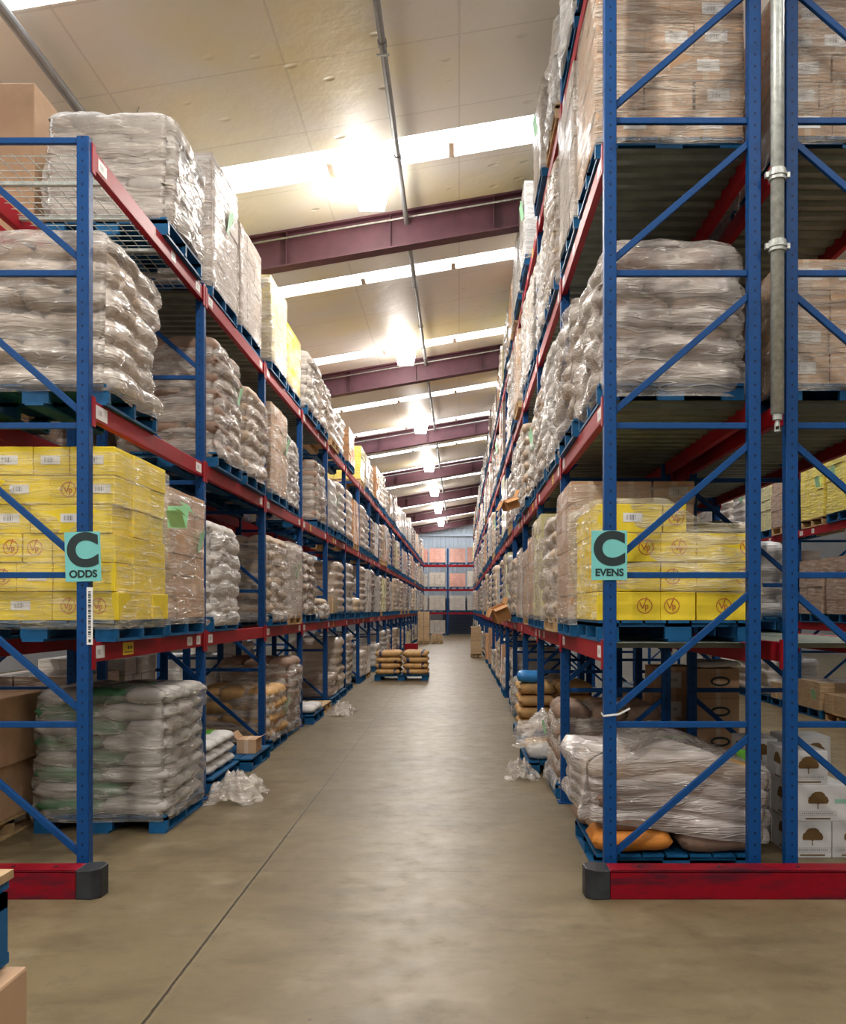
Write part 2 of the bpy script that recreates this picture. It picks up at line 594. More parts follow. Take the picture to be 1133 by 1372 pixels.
for k in range(0, len(ys), 2):
    roof_quad(b, XL, XR, ys[k], ys[k + 1])
for y, SKY_W in zip(SKY_Y, SKY_WS):
    roof_quad(b, XL, SX0, y - SKY_W / 2, y + SKY_W / 2)
    roof_quad(b, SX1, XR, y - SKY_W / 2, y + SKY_W / 2)
tag(b.obj('ceiling', CEILM), kind='structure')
for k, y in enumerate(SKY_Y):
    SKY_W = SKY_WS[k]
    b = MB()
    roof_quad(b, SX0, SX1, y - SKY_W / 2, y + SKY_W / 2, 0.02, 0.03)
    w = tag(b.obj('window_%d' % (k + 1), SKYM), kind='structure')
    for x in [SX0 + 0.55 + 1.55 * j for j in range(16)]:
        p = MB()
        zz = roof_z(x)
        p.box(-0.035, 0.035, 0.0, SKY_W / 2 + 0.02, 0.0, 0.04)
        p.obj('purlin', PURL, w, (x, y, zz))

# rafters
RAFT_Y = [5.4 - 7.5, 5.4, 12.9, 20.4, 27.9, 35.4, 42.9, 50.4, 57.9]
for y in RAFT_Y:
    b = MB()
    xa, xb = XL, XR
    for (dz0, dz1, hy) in ((-0.52, -0.5, 0.11), (-0.5, -0.03, 0.008), (-0.03, 0.0, 0.11)):
        i = len(b.v)
        for x in (xa, xb):
            z = roof_z(x)
            b.v += [(x, y - hy, z + dz0), (x, y + hy, z + dz0), (x, y + hy, z + dz1), (x, y - hy, z + dz1)]
        for q in ((0, 1, 2, 3), (7, 6, 5, 4), (0, 4, 5, 1), (1, 5, 6, 2), (2, 6, 7, 3), (3, 7, 4, 0)):
            b.f.append(tuple(i + k for k in q))
            b.m.append(0)
    for x in [xa + 1.5 * j for j in range(1, 19)]:
        z = roof_z(x)
        b.box(x - 0.006, x + 0.006, y - 0.1, y + 0.1, z - 0.5, z - 0.02)
    n = RAFT_Y.index(y)
    tag(b.obj('trim_%d' % (n + 1), RAFT), kind='structure')
    # thin conduit clipped along the near side of the rafter
    if y > 6:
        c = MB()
        c.tube((-3.7, y - 0.13, roof_z(-3.7) - 0.13), (5, y - 0.13, roof_z(5) - 0.13), 0.014, 6)
        o = c.obj('conduit', GALV, smooth=True)
        tag(o, 'thin grey conduit along the %s roof rafter from the front' % ORD[n - 2], 'conduit', 'conduits on the rafters')


# walls
def corr_wall(name, x0, x1, z0, z1, y, mat, pitch=0.3):
    b = MB()
    pts = []
    x = x0
    while x < x1:
        for dx, dy in ((0, 0), (0.18, 0), (0.21, 0.04), (0.27, 0.04)):
            pts.append((min(x + dx, x1), y - dy))
        x += pitch
    n = len(pts)
    for z in (z0, z1):
        b.v += [(px, py, z) for px, py in pts]
    b.v += [(x1, y + 0.1, z0), (x0, y + 0.1, z0), (x0, y + 0.1, z1), (x1, y + 0.1, z1)]
    for k in range(n - 1):
        b.f.append((k, k + 1, n + k + 1, n + k))
    b.f.append((2 * n, 2 * n + 1, 2 * n + 2, 2 * n + 3))
    b.m = [0] * len(b.f)
    return tag(b.obj(name, mat), kind='structure')


corr_wall('wall_far', XL, XR, 2.6, 10.4, Y1, WALLM)
b = MB()
b.box(XL, XR, Y1 - 0.02, Y1 + 0.1, 0, 2.62)
tag(b.obj('wall_far_lower', WALLD), kind='structure')
b = MB()
for k in range(22):
    b.box(-1.2, 1.9, Y1 - 0.1, Y1 - 0.03 - 0.01 * (k % 2), 0.115 * k, 0.115 * (k + 1) - 0.006)
d = tag(b.obj('door_1', DOORM), kind='structure')
b = MB()
b.box(XL, XR, Y1 - 0.16, Y1 - 0.05, 7.05, 7.2)
tag(b.obj('trim_20', WALLM), kind='structure')
for nm, x in (('wall_left', XL), ('wall_right', XR)):
    b = MB()
    b.box(x - 0.1, x + 0.1, Y0, Y1, 0, 10.4)
    tag(b.obj(nm, WALLD), kind='structure')
b = MB()
b.box(XL, XR, Y0 - 0.1, Y0, 0, 3.2)
tag(b.obj('wall_rear', WALLD), kind='structure')


# ---------------------------------------------------------------- lamps
def make_lamp(x, y, label):
    zr = roof_z(x)
    zb = 7.12 + 0.17 * (x + 1.17)
    t = thing('high_bay_lamp', (x, y, zb), label, 'lamp', 'high bay lamps under the roof')
    b = MB()
    b.tube((0, 0, 0.4), (0, 0, zr - zb), 0.012, 8)
    b.obj('hanger_rod', GALV, t)
    b = MB()
    b.tube((0, 0, 0.28), (0, 0, 0.42), 0.13, 16, 0.10)
    b.obj('ballast_housing', GALV, t, smooth=False)
    b = MB()
    n = 4
    for (z, r) in ((0.28, 0.2), (0.25, 0.215), (0.0, 0.165)):
        b.v += [(r * sx, r * sy, z) for sx, sy in ((-1, -1), (1, -1), (1, 1), (-1, 1))]
    for k in (0, 4):
        for j in range(4):
            b.f.append((k + j, k + (j + 1) % 4, k + 4 + (j + 1) % 4, k + 4 + j))
    b.f += [(0, 1, 2, 3), (11, 10, 9, 8)]
    b.m = [0] * len(b.f)
    b.obj('diffuser', LAMPM, t, bevel=0.01)
    # downward beam of the lamp and the weaker side spill through its prismatic diffuser
    for nm, kind, en in (('lamp_beam', 'SPOT', LAMP_W), ('lamp_spill', 'POINT', LAMP_W * 0.15)):
        ld = bpy.data.lights.new(nm, kind)
        if kind == 'SPOT':
            ld.spot_size = math.radians(168)
            ld.spot_blend = 0.5
        ld.energy = en
        ld.color = LAMP_COL
        ld.shadow_soft_size = 0.12
        lo = bpy.data.objects.new(nm, ld)
        COL.objects.link(lo)
        lo.parent = t
        lo.location = (0, 0, -0.13)
    return t


for k in range(-2, 7):
    y = 11.7 + 7.5 * k
    make_lamp(-1.17, y, 'glowing square lamp over the main aisle, %s' % (
        'hung behind the viewer' if y < 0 else 'nearest the viewer overhead' if y < 5 else '%s from the front in view' % ORD[k]))
for k in range(-2, 2):  # added lamps on the right that light the near part of the aisle
    make_lamp(4.55, 8.0 + 7.5 * k, 'added square lamp over the right-hand neighbouring aisle, %s from the front' % ORD[k + 2])
for k in range(-2, 2):  # matching added lamps on the left, extra light for the near racks
    make_lamp(-6.6, 8.0 + 7.5 * k, 'added square lamp over the left-hand neighbouring aisle, %s from the front' % ORD[k + 2])

# ---------------------------------------------------------------- pipes
b = MB()
b.tube((-0.765, -6, 7.42), (-0.765, 62, 7.42), 0.036, 12)
for y in [2.2 * k for k in range(2, 27)]:
    b.tube((-0.765, y - 0.04, 7.42), (-0.765, y + 0.04, 7.42), 0.046, 12)
o = tag(b.obj('sprinkler_pipe', PIPE, smooth=False), 'long grey sprinkler pipe running above the main aisle beside the lamps', 'pipe')
b = MB()
b.tube((-3.86, -6, 6.86), (-3.86, 62, 6.86), 0.05, 12)
o2 = thing('sprinkler_pipe', (0, 0, 0), 'grey sprinkler pipe over the left racks, at top left corner', 'pipe')
b.obj('pipe_run', PIPE, o2)
for y in (3.1, 6.6, 10.1, 13.6, 17.1, 24.6, 32):
    b = MB()
    b.tube((-3.86, y, 6.8), (-3.86, y, roof_z(-3.86)), 0.008, 6)
    b.tube((-3.86, y, 6.86), (-3.4, y - 0.7, roof_z(-3.4)), 0.007, 6)
    b.obj('hanger', GALV, o2)
for y in (8.9, 13.4, 18.9, 24.6, 32.2, 39.6):
    b = MB()
    b.tube((-0.765, y, 7.4), (-0.765, y, roof_z(-0.765)), 0.008, 6)
    b.box(-0.83, -0.70, y - 0.012, y + 0.012, 7.36, 7.372)
    b.obj('hanger', GALV, o)
# vertical galvanised drop pipe in the flue space on the right
t = thing('drop_pipe', (2.035, 5.66, 2.98), 'vertical galvanised pipe with two couplings between the right rack rows', 'pipe')
b = MB()
b.tube((0, 0, 0.06), (0, 0, 5.0), 0.042, 20)
b.obj('pipe_run', GALV, t, smooth=True)
for z in (1.13, 1.585):
    b = MB()
    b.tube((0, 0, z - 0.035), (0, 0, z + 0.035), 0.055, 20)
    b.tube((0, 0, z - 0.012), (0, 0, z + 0.012), 0.062, 20)
    b.bar((-0.078, 0, z), (0.078, 0, z), 0.035, 0.03)
    b.obj('coupling', GALV, t, bevel=0.002)
b = MB()
b.tube((0, 0, 0.02), (0, 0, 0.07), 0.03, 12)
b.tube((0, 0, -0.02), (0, 0, 0.03), 0.014, 8)
b.tube((0, 0, -0.055), (0, 0, -0.045), 0.02, 10)
b.tube((-0.014, 0, -0.05), (-0.014, 0, 0), 0.003, 6)
b.tube((0.014, 0, -0.05), (0.014, 0, 0), 0.003, 6)
b.obj('sprinkler_head', GALV, t)

# ---------------------------------------------------------------- racks
L = [0.0, 1.57, 3.16, 4.81, 6.42]
LN = ['floor level', 'lower shelf', 'middle shelf', 'top shelf', 'topmost shelf']
UW, UD = 0.08, 0.075
_fr = {}


def frame_meshes(depth, top, mirror):
    """braces lie in the XZ plane; mirror=False: diagonals rise away from the aisle at -X"""
    key = (depth, top, mirror)
    if key in _fr:
        return _fr[key]
    b = MB()
    b.box(-UW / 2, UW / 2, -UD / 2, UD / 2, 0.0, top)
    up = b.mesh('upright', BLUEH, bevel=0.006)
    b = MB()
    b.box(-0.065, 0.065, -0.06, 0.06, 0, 0.012)
    foot = b.mesh('foot_plate', BLUE)
    span = depth - UW
    b = MB()
    b.bar((-span / 2 - 0.02, 0, 0), (span / 2 + 0.02, 0, 0), 0.04, 0.03)
    hz = b.mesh('horizontal_brace', BLUE, bevel=0.004)
    dg = {}
    for dz in (0.82, 0.60):
        b = MB()
        s = -1 if not mirror else 1
        b.bar((s * (span / 2 + 0.01), 0, 0.0), (-s * (span / 2 + 0.01), 0, dz), 0.042, 0.03)
        dg[dz] = b.mesh('diagonal_brace', BLUE, bevel=0.004)
    _fr[key] = (up, foot, hz, dg)
    return _fr[key]


def rack_frame(x0, x1, y, top, mirror, label, group, hl):
    t = thing('rack_frame', ((x0 + x1) / 2, y, 0), label, 'rack frame', group)
    d = x1 - x0
    up, foot, hz, dg = frame_meshes(round(d, 3), top, mirror)
    for s in (-1, 1):
        inst('upright', up, t, (s * (d / 2 - UW / 2), 0, 0))
        inst('foot_plate', foot, t, (s * (d / 2 - UW / 2), 0, 0))
    for z in hl:
        if z < top:
            inst('horizontal_brace', hz, t, (0, 0, z))
    pz = 0.17
    for z in hl:
        if z >= top + 0.02:
            break
        dz = 0.82 if z - pz > 0.78 else 0.60
        if z - pz > 0.5:
            inst('diagonal_brace', dg[dz], t, (0, -0.001, pz))
        pz = z + 0.06
    return t


_bm = {}
BH = 0.13


def beam_meshes(span):
    if span in _bm:
        return _bm[span]
    b = MB()
    # step-profile box beam: taller outer lip
    b.box(-0.025, 0.025, -span / 2, span / 2, -BH, 0)
    be = b.mesh('beam_rail', RED, bevel=0.005)
    b = MB()
    b.box(-0.004, 0.004, -0.028, 0.028, -0.175, 0.02)
    cn = b.mesh('end_connector', RED, bevel=0.001)
    _bm[span] = (be, cn)
    return _bm[span]


_lab = {}


def label_mesh(w, h):
    k = (round(w, 3), round(h, 3))
    if k not in _lab:
        b = MB()
        b.box(-w / 2, w / 2, -0.001, 0.001, -h / 2, h / 2)
        _lab[k] = b.mesh('barcode_label', BARCODE)
    return _lab[k]


def beam(x, y0, y1, z, out, label, group, conn=True, stickers=()):
    """beam along Y; out=+1/-1: side on which the connector and stickers show"""
    t = thing('shelf_beam', (x, (y0 + y1) / 2, z), label, 'shelf beam', group)
    span = round(y1 - y0, 3)
    be, cn = beam_meshes(span)
    inst('beam_rail', be, t)
    if conn:
        for s in (-1, 1):
            inst('end_connector', cn, t, (out * 0.032, s * (span / 2 + 0.0), 0))
    for (yy, w, h, yel) in stickers:
        if yel:
            b = MB()
            b.box(-w / 2, w / 2, -0.001, 0.001, -h / 2, h / 2)
            b.box(-w * 0.4, w * 0.4, -0.002, 0, -h * 0.33, -h * 0.25, 1)
            b.box(-w * 0.05, w * 0.1, -0.002, 0, -h * 0.05, h * 0.2, 1)
            b.box(w * 0.2, w * 0.36, -0.002, 0, -h * 0.05, h * 0.2, 1)
            me = b.mesh('yellow_label', [YTAG, INK])
            inst('yellow_label', me, t, (out * 0.0262, yy - (y0 + y1) / 2, -BH / 2), (0, 0, math.pi / 2 * out))
        else:
            inst('barcode_label', label_mesh(w, h), t, (out * 0.0262, yy - (y0 + y1) / 2, -BH / 2), (0, 0, math.pi / 2 * out))
    return t


_dk = {}


def deck(x0, x1, y0, y1, z, label):
    key = (round(x1 - x0, 3), round(y1 - y0, 3))
    if key not in _dk:
        w, l = key
        b = MB()
        n = int(l / 0.16)
        p = l / n
        prof = []
        for k in range(n):
            y = -l / 2 + k * p
            prof += [(y, 0), (y + p * 0.45, 0), (y + p * 0.55, -0.03), (y + p * 0.92, -0.03)]
        prof.append((l / 2, 0))
        m = len(prof)
        for x in (-w / 2, w / 2):
            b.v += [(x, yy, zz) for yy, zz in prof]
        for x in (-w / 2, w / 2):
            b.v += [(x, yy, zz - 0.004) for yy, zz in prof]
        for k in range(m - 1):
            b.f.append((k, k + 1, m + k + 1, m + k))
            b.f.append((2 * m + k, 3 * m + k, 3 * m + k + 1, 2 * m + k + 1))
        b.m = [0] * len(b.f)
        _dk[key] = b.mesh('shelf_deck', DECK)
    o = inst('shelf_deck', _dk[key], None, ((x0 + x1) / 2, (y0 + y1) / 2, z - 0.004))
    return tag(o, label, 'shelf deck', 'corrugated shelf decks')


LX0, LX1 = -3.40, -2.393         # left row, aisle face at LX1
RX0, RX1 = 0.937, 1.95           # right row, aisle face at RX0
L2X0, L2X1 = -4.60, -3.60        # row behind the left one
R2X0, R2X1 = 2.11, 3.12          # row behind the right one
FX0, FX1 = 5.9, 6.9              # row across the next aisle
YB = 5.75
PL, PR = 2.58, 2.43
HL = [1.04, 2.01, 2.98, 3.97, 4.83]
HR = [1.04, 2.01, 2.98, 3.97, 4.96, 5.9, 6.9]
NL, NR = 21, 22


def stick(y0, y1, rr):
    s = []
    if rr.random() < 0.85:
        s.append((y0 + 0.16, 0.14, 0.08, False))
    if rr.random() < 0.6:
        s.append((y1 - 0.18, 0.14, 0.075, False))
    if rr.random() < 0.5:
        s.append(((y0 + y1) / 2 + rr.uniform(-0.4, 0.5), 0.11, 0.075, False))
    if rr.random() < 0.18:
        s.append(((y0 + y1) / 2 - 0.5, 0.13, 0.09, True))
    return s


def row(name, x0, x1, pitch, n, top, mirror, hl, levels, aisle, nback, ndeck, yb=YB, first=0):
    """aisle: -1 if the aisle face is x0 side, +1 if x1"""
    rr = random.Random(hash(name) % 1000 if False else len(name) * 31 + n)
    for k in range(first, n + 1):
        y = yb + k * pitch
        rack_frame(x0, x1, y, top, mirror, 'blue ladder frame of the %s, %s frame from the front' % (name, ORD[k]), 'frames of the ' + name, hl)
    for k in range(first, n):
        ya, yc = yb + k * pitch + UD / 2, yb + (k + 1) * pitch - UD / 2
        for lv in levels:
            z = L[lv]
            xa = x1 - 0.03 if aisle > 0 else x0 + 0.03
            xb = x0 + 0.03 if aisle > 0 else x1 - 0.03
            st = stick(ya, yc, rr) if k < 9 else []
            if name == 'left rack' and k == 0 and lv == 1:
                st = [(ya + 0.11, 0.17, 0.085, False), (ya + 0.62, 0.2, 0.09, True), (yc - 0.42, 0.14, 0.08, False), (yc - 0.16, 0.12, 0.08, False)]
            if name == 'left rack' and k == 0 and lv == 2:
                st = [(ya + 0.13, 0.22, 0.09, False), (yc - 0.15, 0.16, 0.08, False)]
            beam(xa, ya, yc, z, aisle, 'red beam of %s, %s, %s bay from the front, aisle side' % (name, LN[lv], ORD[k]),
                 'beams of the ' + name, k < 12, st)
            if k < nback:
                beam(xb, ya, yc, z, -aisle, 'red beam of %s, %s, %s bay from the front, rear side' % (name, LN[lv], ORD[k]),
                     'beams of the ' + name, k < 4)
            if k < ndeck and not (name == 'left rack' and (lv < 3 or k == 0)):
                deck(x0 + 0.06, x1 - 0.06, ya, yc, z, 'corrugated steel deck of %s, %s, %s bay from the front' % (name, LN[lv], ORD[k]))


row('left rack', LX0, LX1, PL, NL, 4.85, True, HL, (1, 2, 3), 1, 8, 4)
row('right rack', RX0, RX1, PR, NR, 7.5, False, HR, (1, 2, 3, 4), -1, 8, 4)
row('rack behind left rack', L2X0, L2X1, PL, 5, 4.85, False, HL, (1, 2, 3), -1, 5, 0)
row('rack behind right rack', R2X0, R2X1, PR, 7, 7.5, True, HR, (1, 2, 3), 1, 7, 3)
row('rack across next aisle', FX0, FX1, PR, 8, 6.0, False, HR, (1, 2, 3), -1, 2, 0, yb=8.2)

# end guard rails (red steel channel with dark ends)


def guard(x0, x1, endx, label):
    t = thing('guard_rail', ((x0 + x1) / 2, 5.53, 0), label, 'guard rail', 'floor guard rails at the rack ends')
    cx = (x0 + x1) / 2
    b = MB()
    b.box(x0 - cx, x1 - cx, -0.085, -0.065, 0.0, 0.178)
    b.box(x0 - cx, x1 - cx, -0.085, 0.085, 0.16, 0.178)
    b.box(x0 - cx, x1 - cx, 0.065, 0.085, 0.0, 0.16)
    b.obj('rail_channel', GUARD, t, bevel=0.006)
    s = 1 if endx > cx else -1
    e = endx - cx
    i0 = (x1 if s > 0 else x0) - cx
    b = MB()
    pts = [(i0, -0.09), (e - s * 0.04, -0.095), (e + s * 0.01, -0.05), (e + s * 0.015, 0.05), (e - s * 0.03, 0.10), (i0, 0.09)]
    n = len(pts)
    b.v += [(px, py, 0) for px, py in pts] + [(px, py, 0.182 + 0.03 * abs(px - i0)) for px, py in pts]
    for k in range(n):
        b.f.append((k, (k + 1) % n, n + (k + 1) % n, n + k))
    b.f += [tuple(range(n))[::-1], tuple(range(n, 2 * n))]
    b.m = [0] * len(b.f)
    b.obj('end_cap', BLACKP, t, bevel=0.008)
    for k in range(5):
        bx = (x0 - cx) + (x1 - x0) * (0.08 + 0.2 * k)
        b = MB()
        b.tube((bx, 0.0, 0.178), (bx, 0.0, 0.183), 0.011, 10)
        b.obj('bolt', BLACKP, t)
    return t


guard(-3.7, -2.36, -2.225, 'red floor guard rail with dark end before the left rack')
guard(0.93, 3.4, 0.79, 'long red floor guard rail with dark end before the right rack')


# ---------------------------------------------------------------- pallets
_pal = {}


def pallet_mesh(lx, ly, kind='blue'):
    key = (round(lx, 2), round(ly, 2), kind)
    if key in _pal:
        return _pal[key]
    mat = PBLUE if kind == 'blue' else WOOD
    b = MB()
    hx, hy = key[0] / 2, key[1] / 2
    for k in range(3):      # stringers along X
        y = (-hy + 0.02, -0.02, hy - 0.06)[k]
        b.box(-hx, -hx + 0.15, y, y + 0.04, 0.018, 0.125)
        b.box(-0.09, 0.09, y, y + 0.04, 0.018, 0.125)
        b.box(hx - 0.15, hx, y, y + 0.04, 0.018, 0.125)
        b.box(-hx, hx, y, y + 0.04, 0.1, 0.125)
    n = 7
    p = key[0] / n
    for k in range(n):
        b.box(-hx + k * p + 0.008, -hx + (k + 1) * p - 0.008, -hy, hy, 0.125, 0.143)
    for k in (0, 3, 6):
        b.box(-hx + k * p + 0.008, -hx + (k + 1) * p - 0.008, -hy, hy, 0, 0.018)
    _pal[key] = b.mesh('pallet', mat, bevel=0.0)
    return _pal[key]


PH = 0.143
_sack = {}


def sack_mesh(lx, ly, lz, var, mat, nu=12, nv=8):
    key = (round(lx, 2), round(ly, 2), round(lz, 3), var, mat.name, nu)
    if key in _sack:
        return _sack[key]
    b = MB()
    off = Vector((var * 7.3, var * 3.1, 0))
    idx = {}
    for side in (1, -1):
        for i in range(nu + 1):
            for j in range(nv + 1):
                u, v = -1 + 2 * i / nu, -1 + 2 * j / nv
                u = math.copysign(abs(u) ** 0.75, u)
                v = math.copysign(abs(v) ** 0.75, v)
                edge = i in (0, nu) or j in (0, nv)
                if edge and side == -1:
                    idx[(side, i, j)] = idx[(1, i, j)]
                    continue
                h = ((1 - abs(u) ** 4) * (1 - abs(v) ** 3.5))
                h = max(h, 0) ** 0.42
                px = u * lx / 2 * (1 - 0.05 * abs(v) ** 4)
                py = v * ly / 2 * (1 - 0.07 * abs(u) ** 4)
                q = Vector((px * 9, py * 9, side)) + off
                wob = 0.012 * noise.noise(q)
                pz = side * lz / 2 * h + wob * h + 0.012 * noise.noise(q * 0.4)
                if edge:
                    px += 0.01 * noise.noise(q * 2)
                    py += 0.01 * noise.noise(q * 2 + Vector((5, 5, 5)))
                idx[(side, i, j)] = len(b.v)
                b.v.append((px, py, pz + lz / 2))
    for side in (1, -1):
        for i in range(nu):
            for j in range(nv):
                q = (idx[(side, i, j)], idx[(side, i + 1, j)], idx[(side, i + 1, j + 1)], idx[(side, i, j + 1)])
                b.f.append(q if side > 0 else q[::-1])
                b.m.append(0)
    _sack[key] = b.mesh('sack', mat, smooth=True)
    return _sack[key]


_cart = {}


def carton_mesh(lx, ly, lz, mat):
    key = (round(lx, 3), round(ly, 3), round(lz, 3), mat.name)
    if key not in _cart:
        b = MB()
        b.box(-lx / 2, lx / 2, -ly / 2, ly / 2, 0, lz)
        _cart[key] = b.mesh('carton', mat, bevel=0.005)
    return _cart[key]


def shell(hx, hy, h, layers, amp, lump, nz_amp, seed, n_side=16, npl=5, dome=0.03, topf=None, z0=0.0, lean=(0, 0), mat=None,
          name='stretch_wrap', parent=None, sharp=0.5, closed=True, lumps=(2, 3), loc=(0, 0, 0), corner=0.07, botf=None, warp=0.0, droop=0.0, pushk=0.9):
    """wrapped outline of a stack: bulging layers, lumps along every side, rounded shoulders"""
    b = MB()
    per = []
    r = corner
    for side in range(4):
        a, c = ((hx, hy), (hy, hx), (hx, hy), (hy, hx))[side]
        # side runs along a, at distance c
        for k in range(n_side):
            s = -1 + 2 * k / n_side
            per.append((side, s))
    rows = max(3, int(layers * npl))
    rg = random.Random(seed)
    ph = [[rg.uniform(0, 1) for _ in range(4)] for _ in range(layers + 2)]
    push = [[rg.uniform(-0.5, 0.5) for _ in range(4)] for _ in range(layers + 2)]
    nsh = 2
    tot = rows + 1
    so = Vector((seed * 1.7 % 50, seed * 0.9 % 31, seed * 2.3 % 17))

    def pt(side, s, o):
        # point on rounded rectangle with offset o
        dirs = ((1, 0), (0, 1), (-1, 0), (0, -1))
        dx, dy = dirs[side]
        a, c = (hx, hy) if side % 2 == 0 else (hy, hx)
        nx, ny = dy, -dx
        L_ = s * a
        e = max(0.0, abs(L_) - (a - r))
        # squircle the corner
        inn = r - math.sqrt(max(0.0, r * r - min(e, r) ** 2)) if e > 0 else 0
        x = dx * L_ + nx * (c - inn * 0.6 + o)
        y = dy * L_ + ny * (c - inn * 0.6 + o)
        if e > 0:
            x -= dx * math.copysign(inn * 0.35 - o * 0.6 * e / r, s)
            y -= dy * math.copysign(inn * 0.35 - o * 0.6 * e / r, s)
        return x, y
    rings = []
    for j in range(tot):
        z = h * j / rows
        li = min(layers - 1, int(z / h * layers))
        fz = z / h * layers - li if j < rows else 1.0
        bz = abs(math.sin(math.pi * fz)) ** sharp if j not in (0, rows) else 0.35
        ring = []
        for (side, s) in per:
            if warp:
                wz = z / h * layers + warp * noise.noise(Vector((side * 5 + s * 1.1, z * 1.5, 7)) + so) * 2
                wz = min(layers - 0.001, max(0.0, wz))
                li = int(wz)
                bz = abs(math.sin(math.pi * (wz - li))) ** sharp if j not in (0, rows) else 0.35
            nl = lumps[side % 2]
            sh = ph[li][side] if nl else 0
            bs = abs(math.sin(math.pi * ((s + 1) / 2 * nl + sh * 0.5))) ** 0.5 if nl else 1
            q = Vector((side * 3 + s * 1.4, z * 2.2, 0)) + so
            o = amp * (bz - 1) + lump * (bs - 1) * bz + nz_amp * noise.noise(q) + amp * pushk * (push[li][side] - 0.2)
            x, y = pt(side, s, o)
            x += lean[0] * (z / h)
            y += lean[1] * (z / h)
            zz = z
            if topf:
                zz = z * topf(x, y) / h
            if droop:
                ed = max(abs(x) / hx, abs(y) / hy) ** 6
                co = (min(1.2, abs(x) / hx) * min(1.2, abs(y) / hy)) ** 6
                zz -= droop * (0.35 * ed + 0.65 * co) * (z / h) ** 2
            if botf:
                lo = botf(x, y)
                zz = lo + (zz) * (1 - lo / h)
            zz += 0.4 * nz_amp * noise.noise(q * 1.3 + Vector((9, 9, 9))) * (1 if 0 < j else 0)
            ring.append((x, y, zz + z0))
        rings.append(ring)
    # top
    last = rings[-1]
    m = 6
    cx, cy = lean
    for k in range(1, m + 1):
        f = 1 - (k / m) ** 1.4 if k < m else 0.02
        if k == 1:
            f = 0.965
        ring = []
        for (x, y, z) in last:
            X, Y = cx + (x - cx) * f, cy + (y - cy) * f
            zlast = z - z0
            q = Vector((X * 4, Y * 4, 3)) + so
            zt = h * (topf(X, Y) / h if topf else 1)
            if droop:
                zt = zt + (zlast - zt) * f ** 5
            zz = zt + dome * (1 - f * f) + 0.9 * nz_amp * noise.noise(q) + (0.012 if k == 1 else 0.02)
            ring.append((X, Y, zz + z0))
        rings.append(ring)
    n = len(per)
    for ring in rings:
        b.v += ring
    for j in range(len(rings) - 1):
        for k in range(n):
            k2 = (k + 1) % n
            b.f.append((j * n + k, j * n + k2, (j + 1) * n + k2, (j + 1) * n + k))
    b.f.append(tuple((len(rings) - 1) * n + k for k in range(n)))
    if closed:
        b.f.append(tuple(range(n))[::-1])
    b.m = [0] * len(b.f)
    return b.obj(name, mat, parent, loc, smooth=True)


def note_mesh():
    b = MB()
    b.v = [(0, 0, 0), (0.16, 0.01, 0.02), (0.15, 0.05, -0.16), (0.01, 0.03, -0.17), (0.08, 0.0, 0.05), (0.2, 0.03, -0.05)]
    b.f = [(0, 1, 2, 3), (4, 1, 5)]
    b.m = [0, 0]
    me = b.mesh('paper_note', PAPERG)
    return me


NOTE = note_mesh()


def add_note(t, loc, rot=(0, 0, 0), sc=1.0):
    o = inst('paper_note', NOTE, t, loc, rot, (sc, sc, sc))
    o['label'] = 'pale green paper note'
    s = o.modifiers.new('thick', 'SOLIDIFY')
    s.thickness = 0.001
    return o


# ---------------------------------------------------------------- pallet loads
DESC = {'beige': 'beige', 'brown': 'dull brown', 'grey': 'silvery grey', 'white': 'whitish', 'cream': 'cream', 'kraft': 'brown',
        'tan': 'tan', 'yellow': 'yellow', 'lemon': 'pale yellow', 'orange': 'orange-brown', 'pink': 'salmon pink', 'green': 'green-printed'}


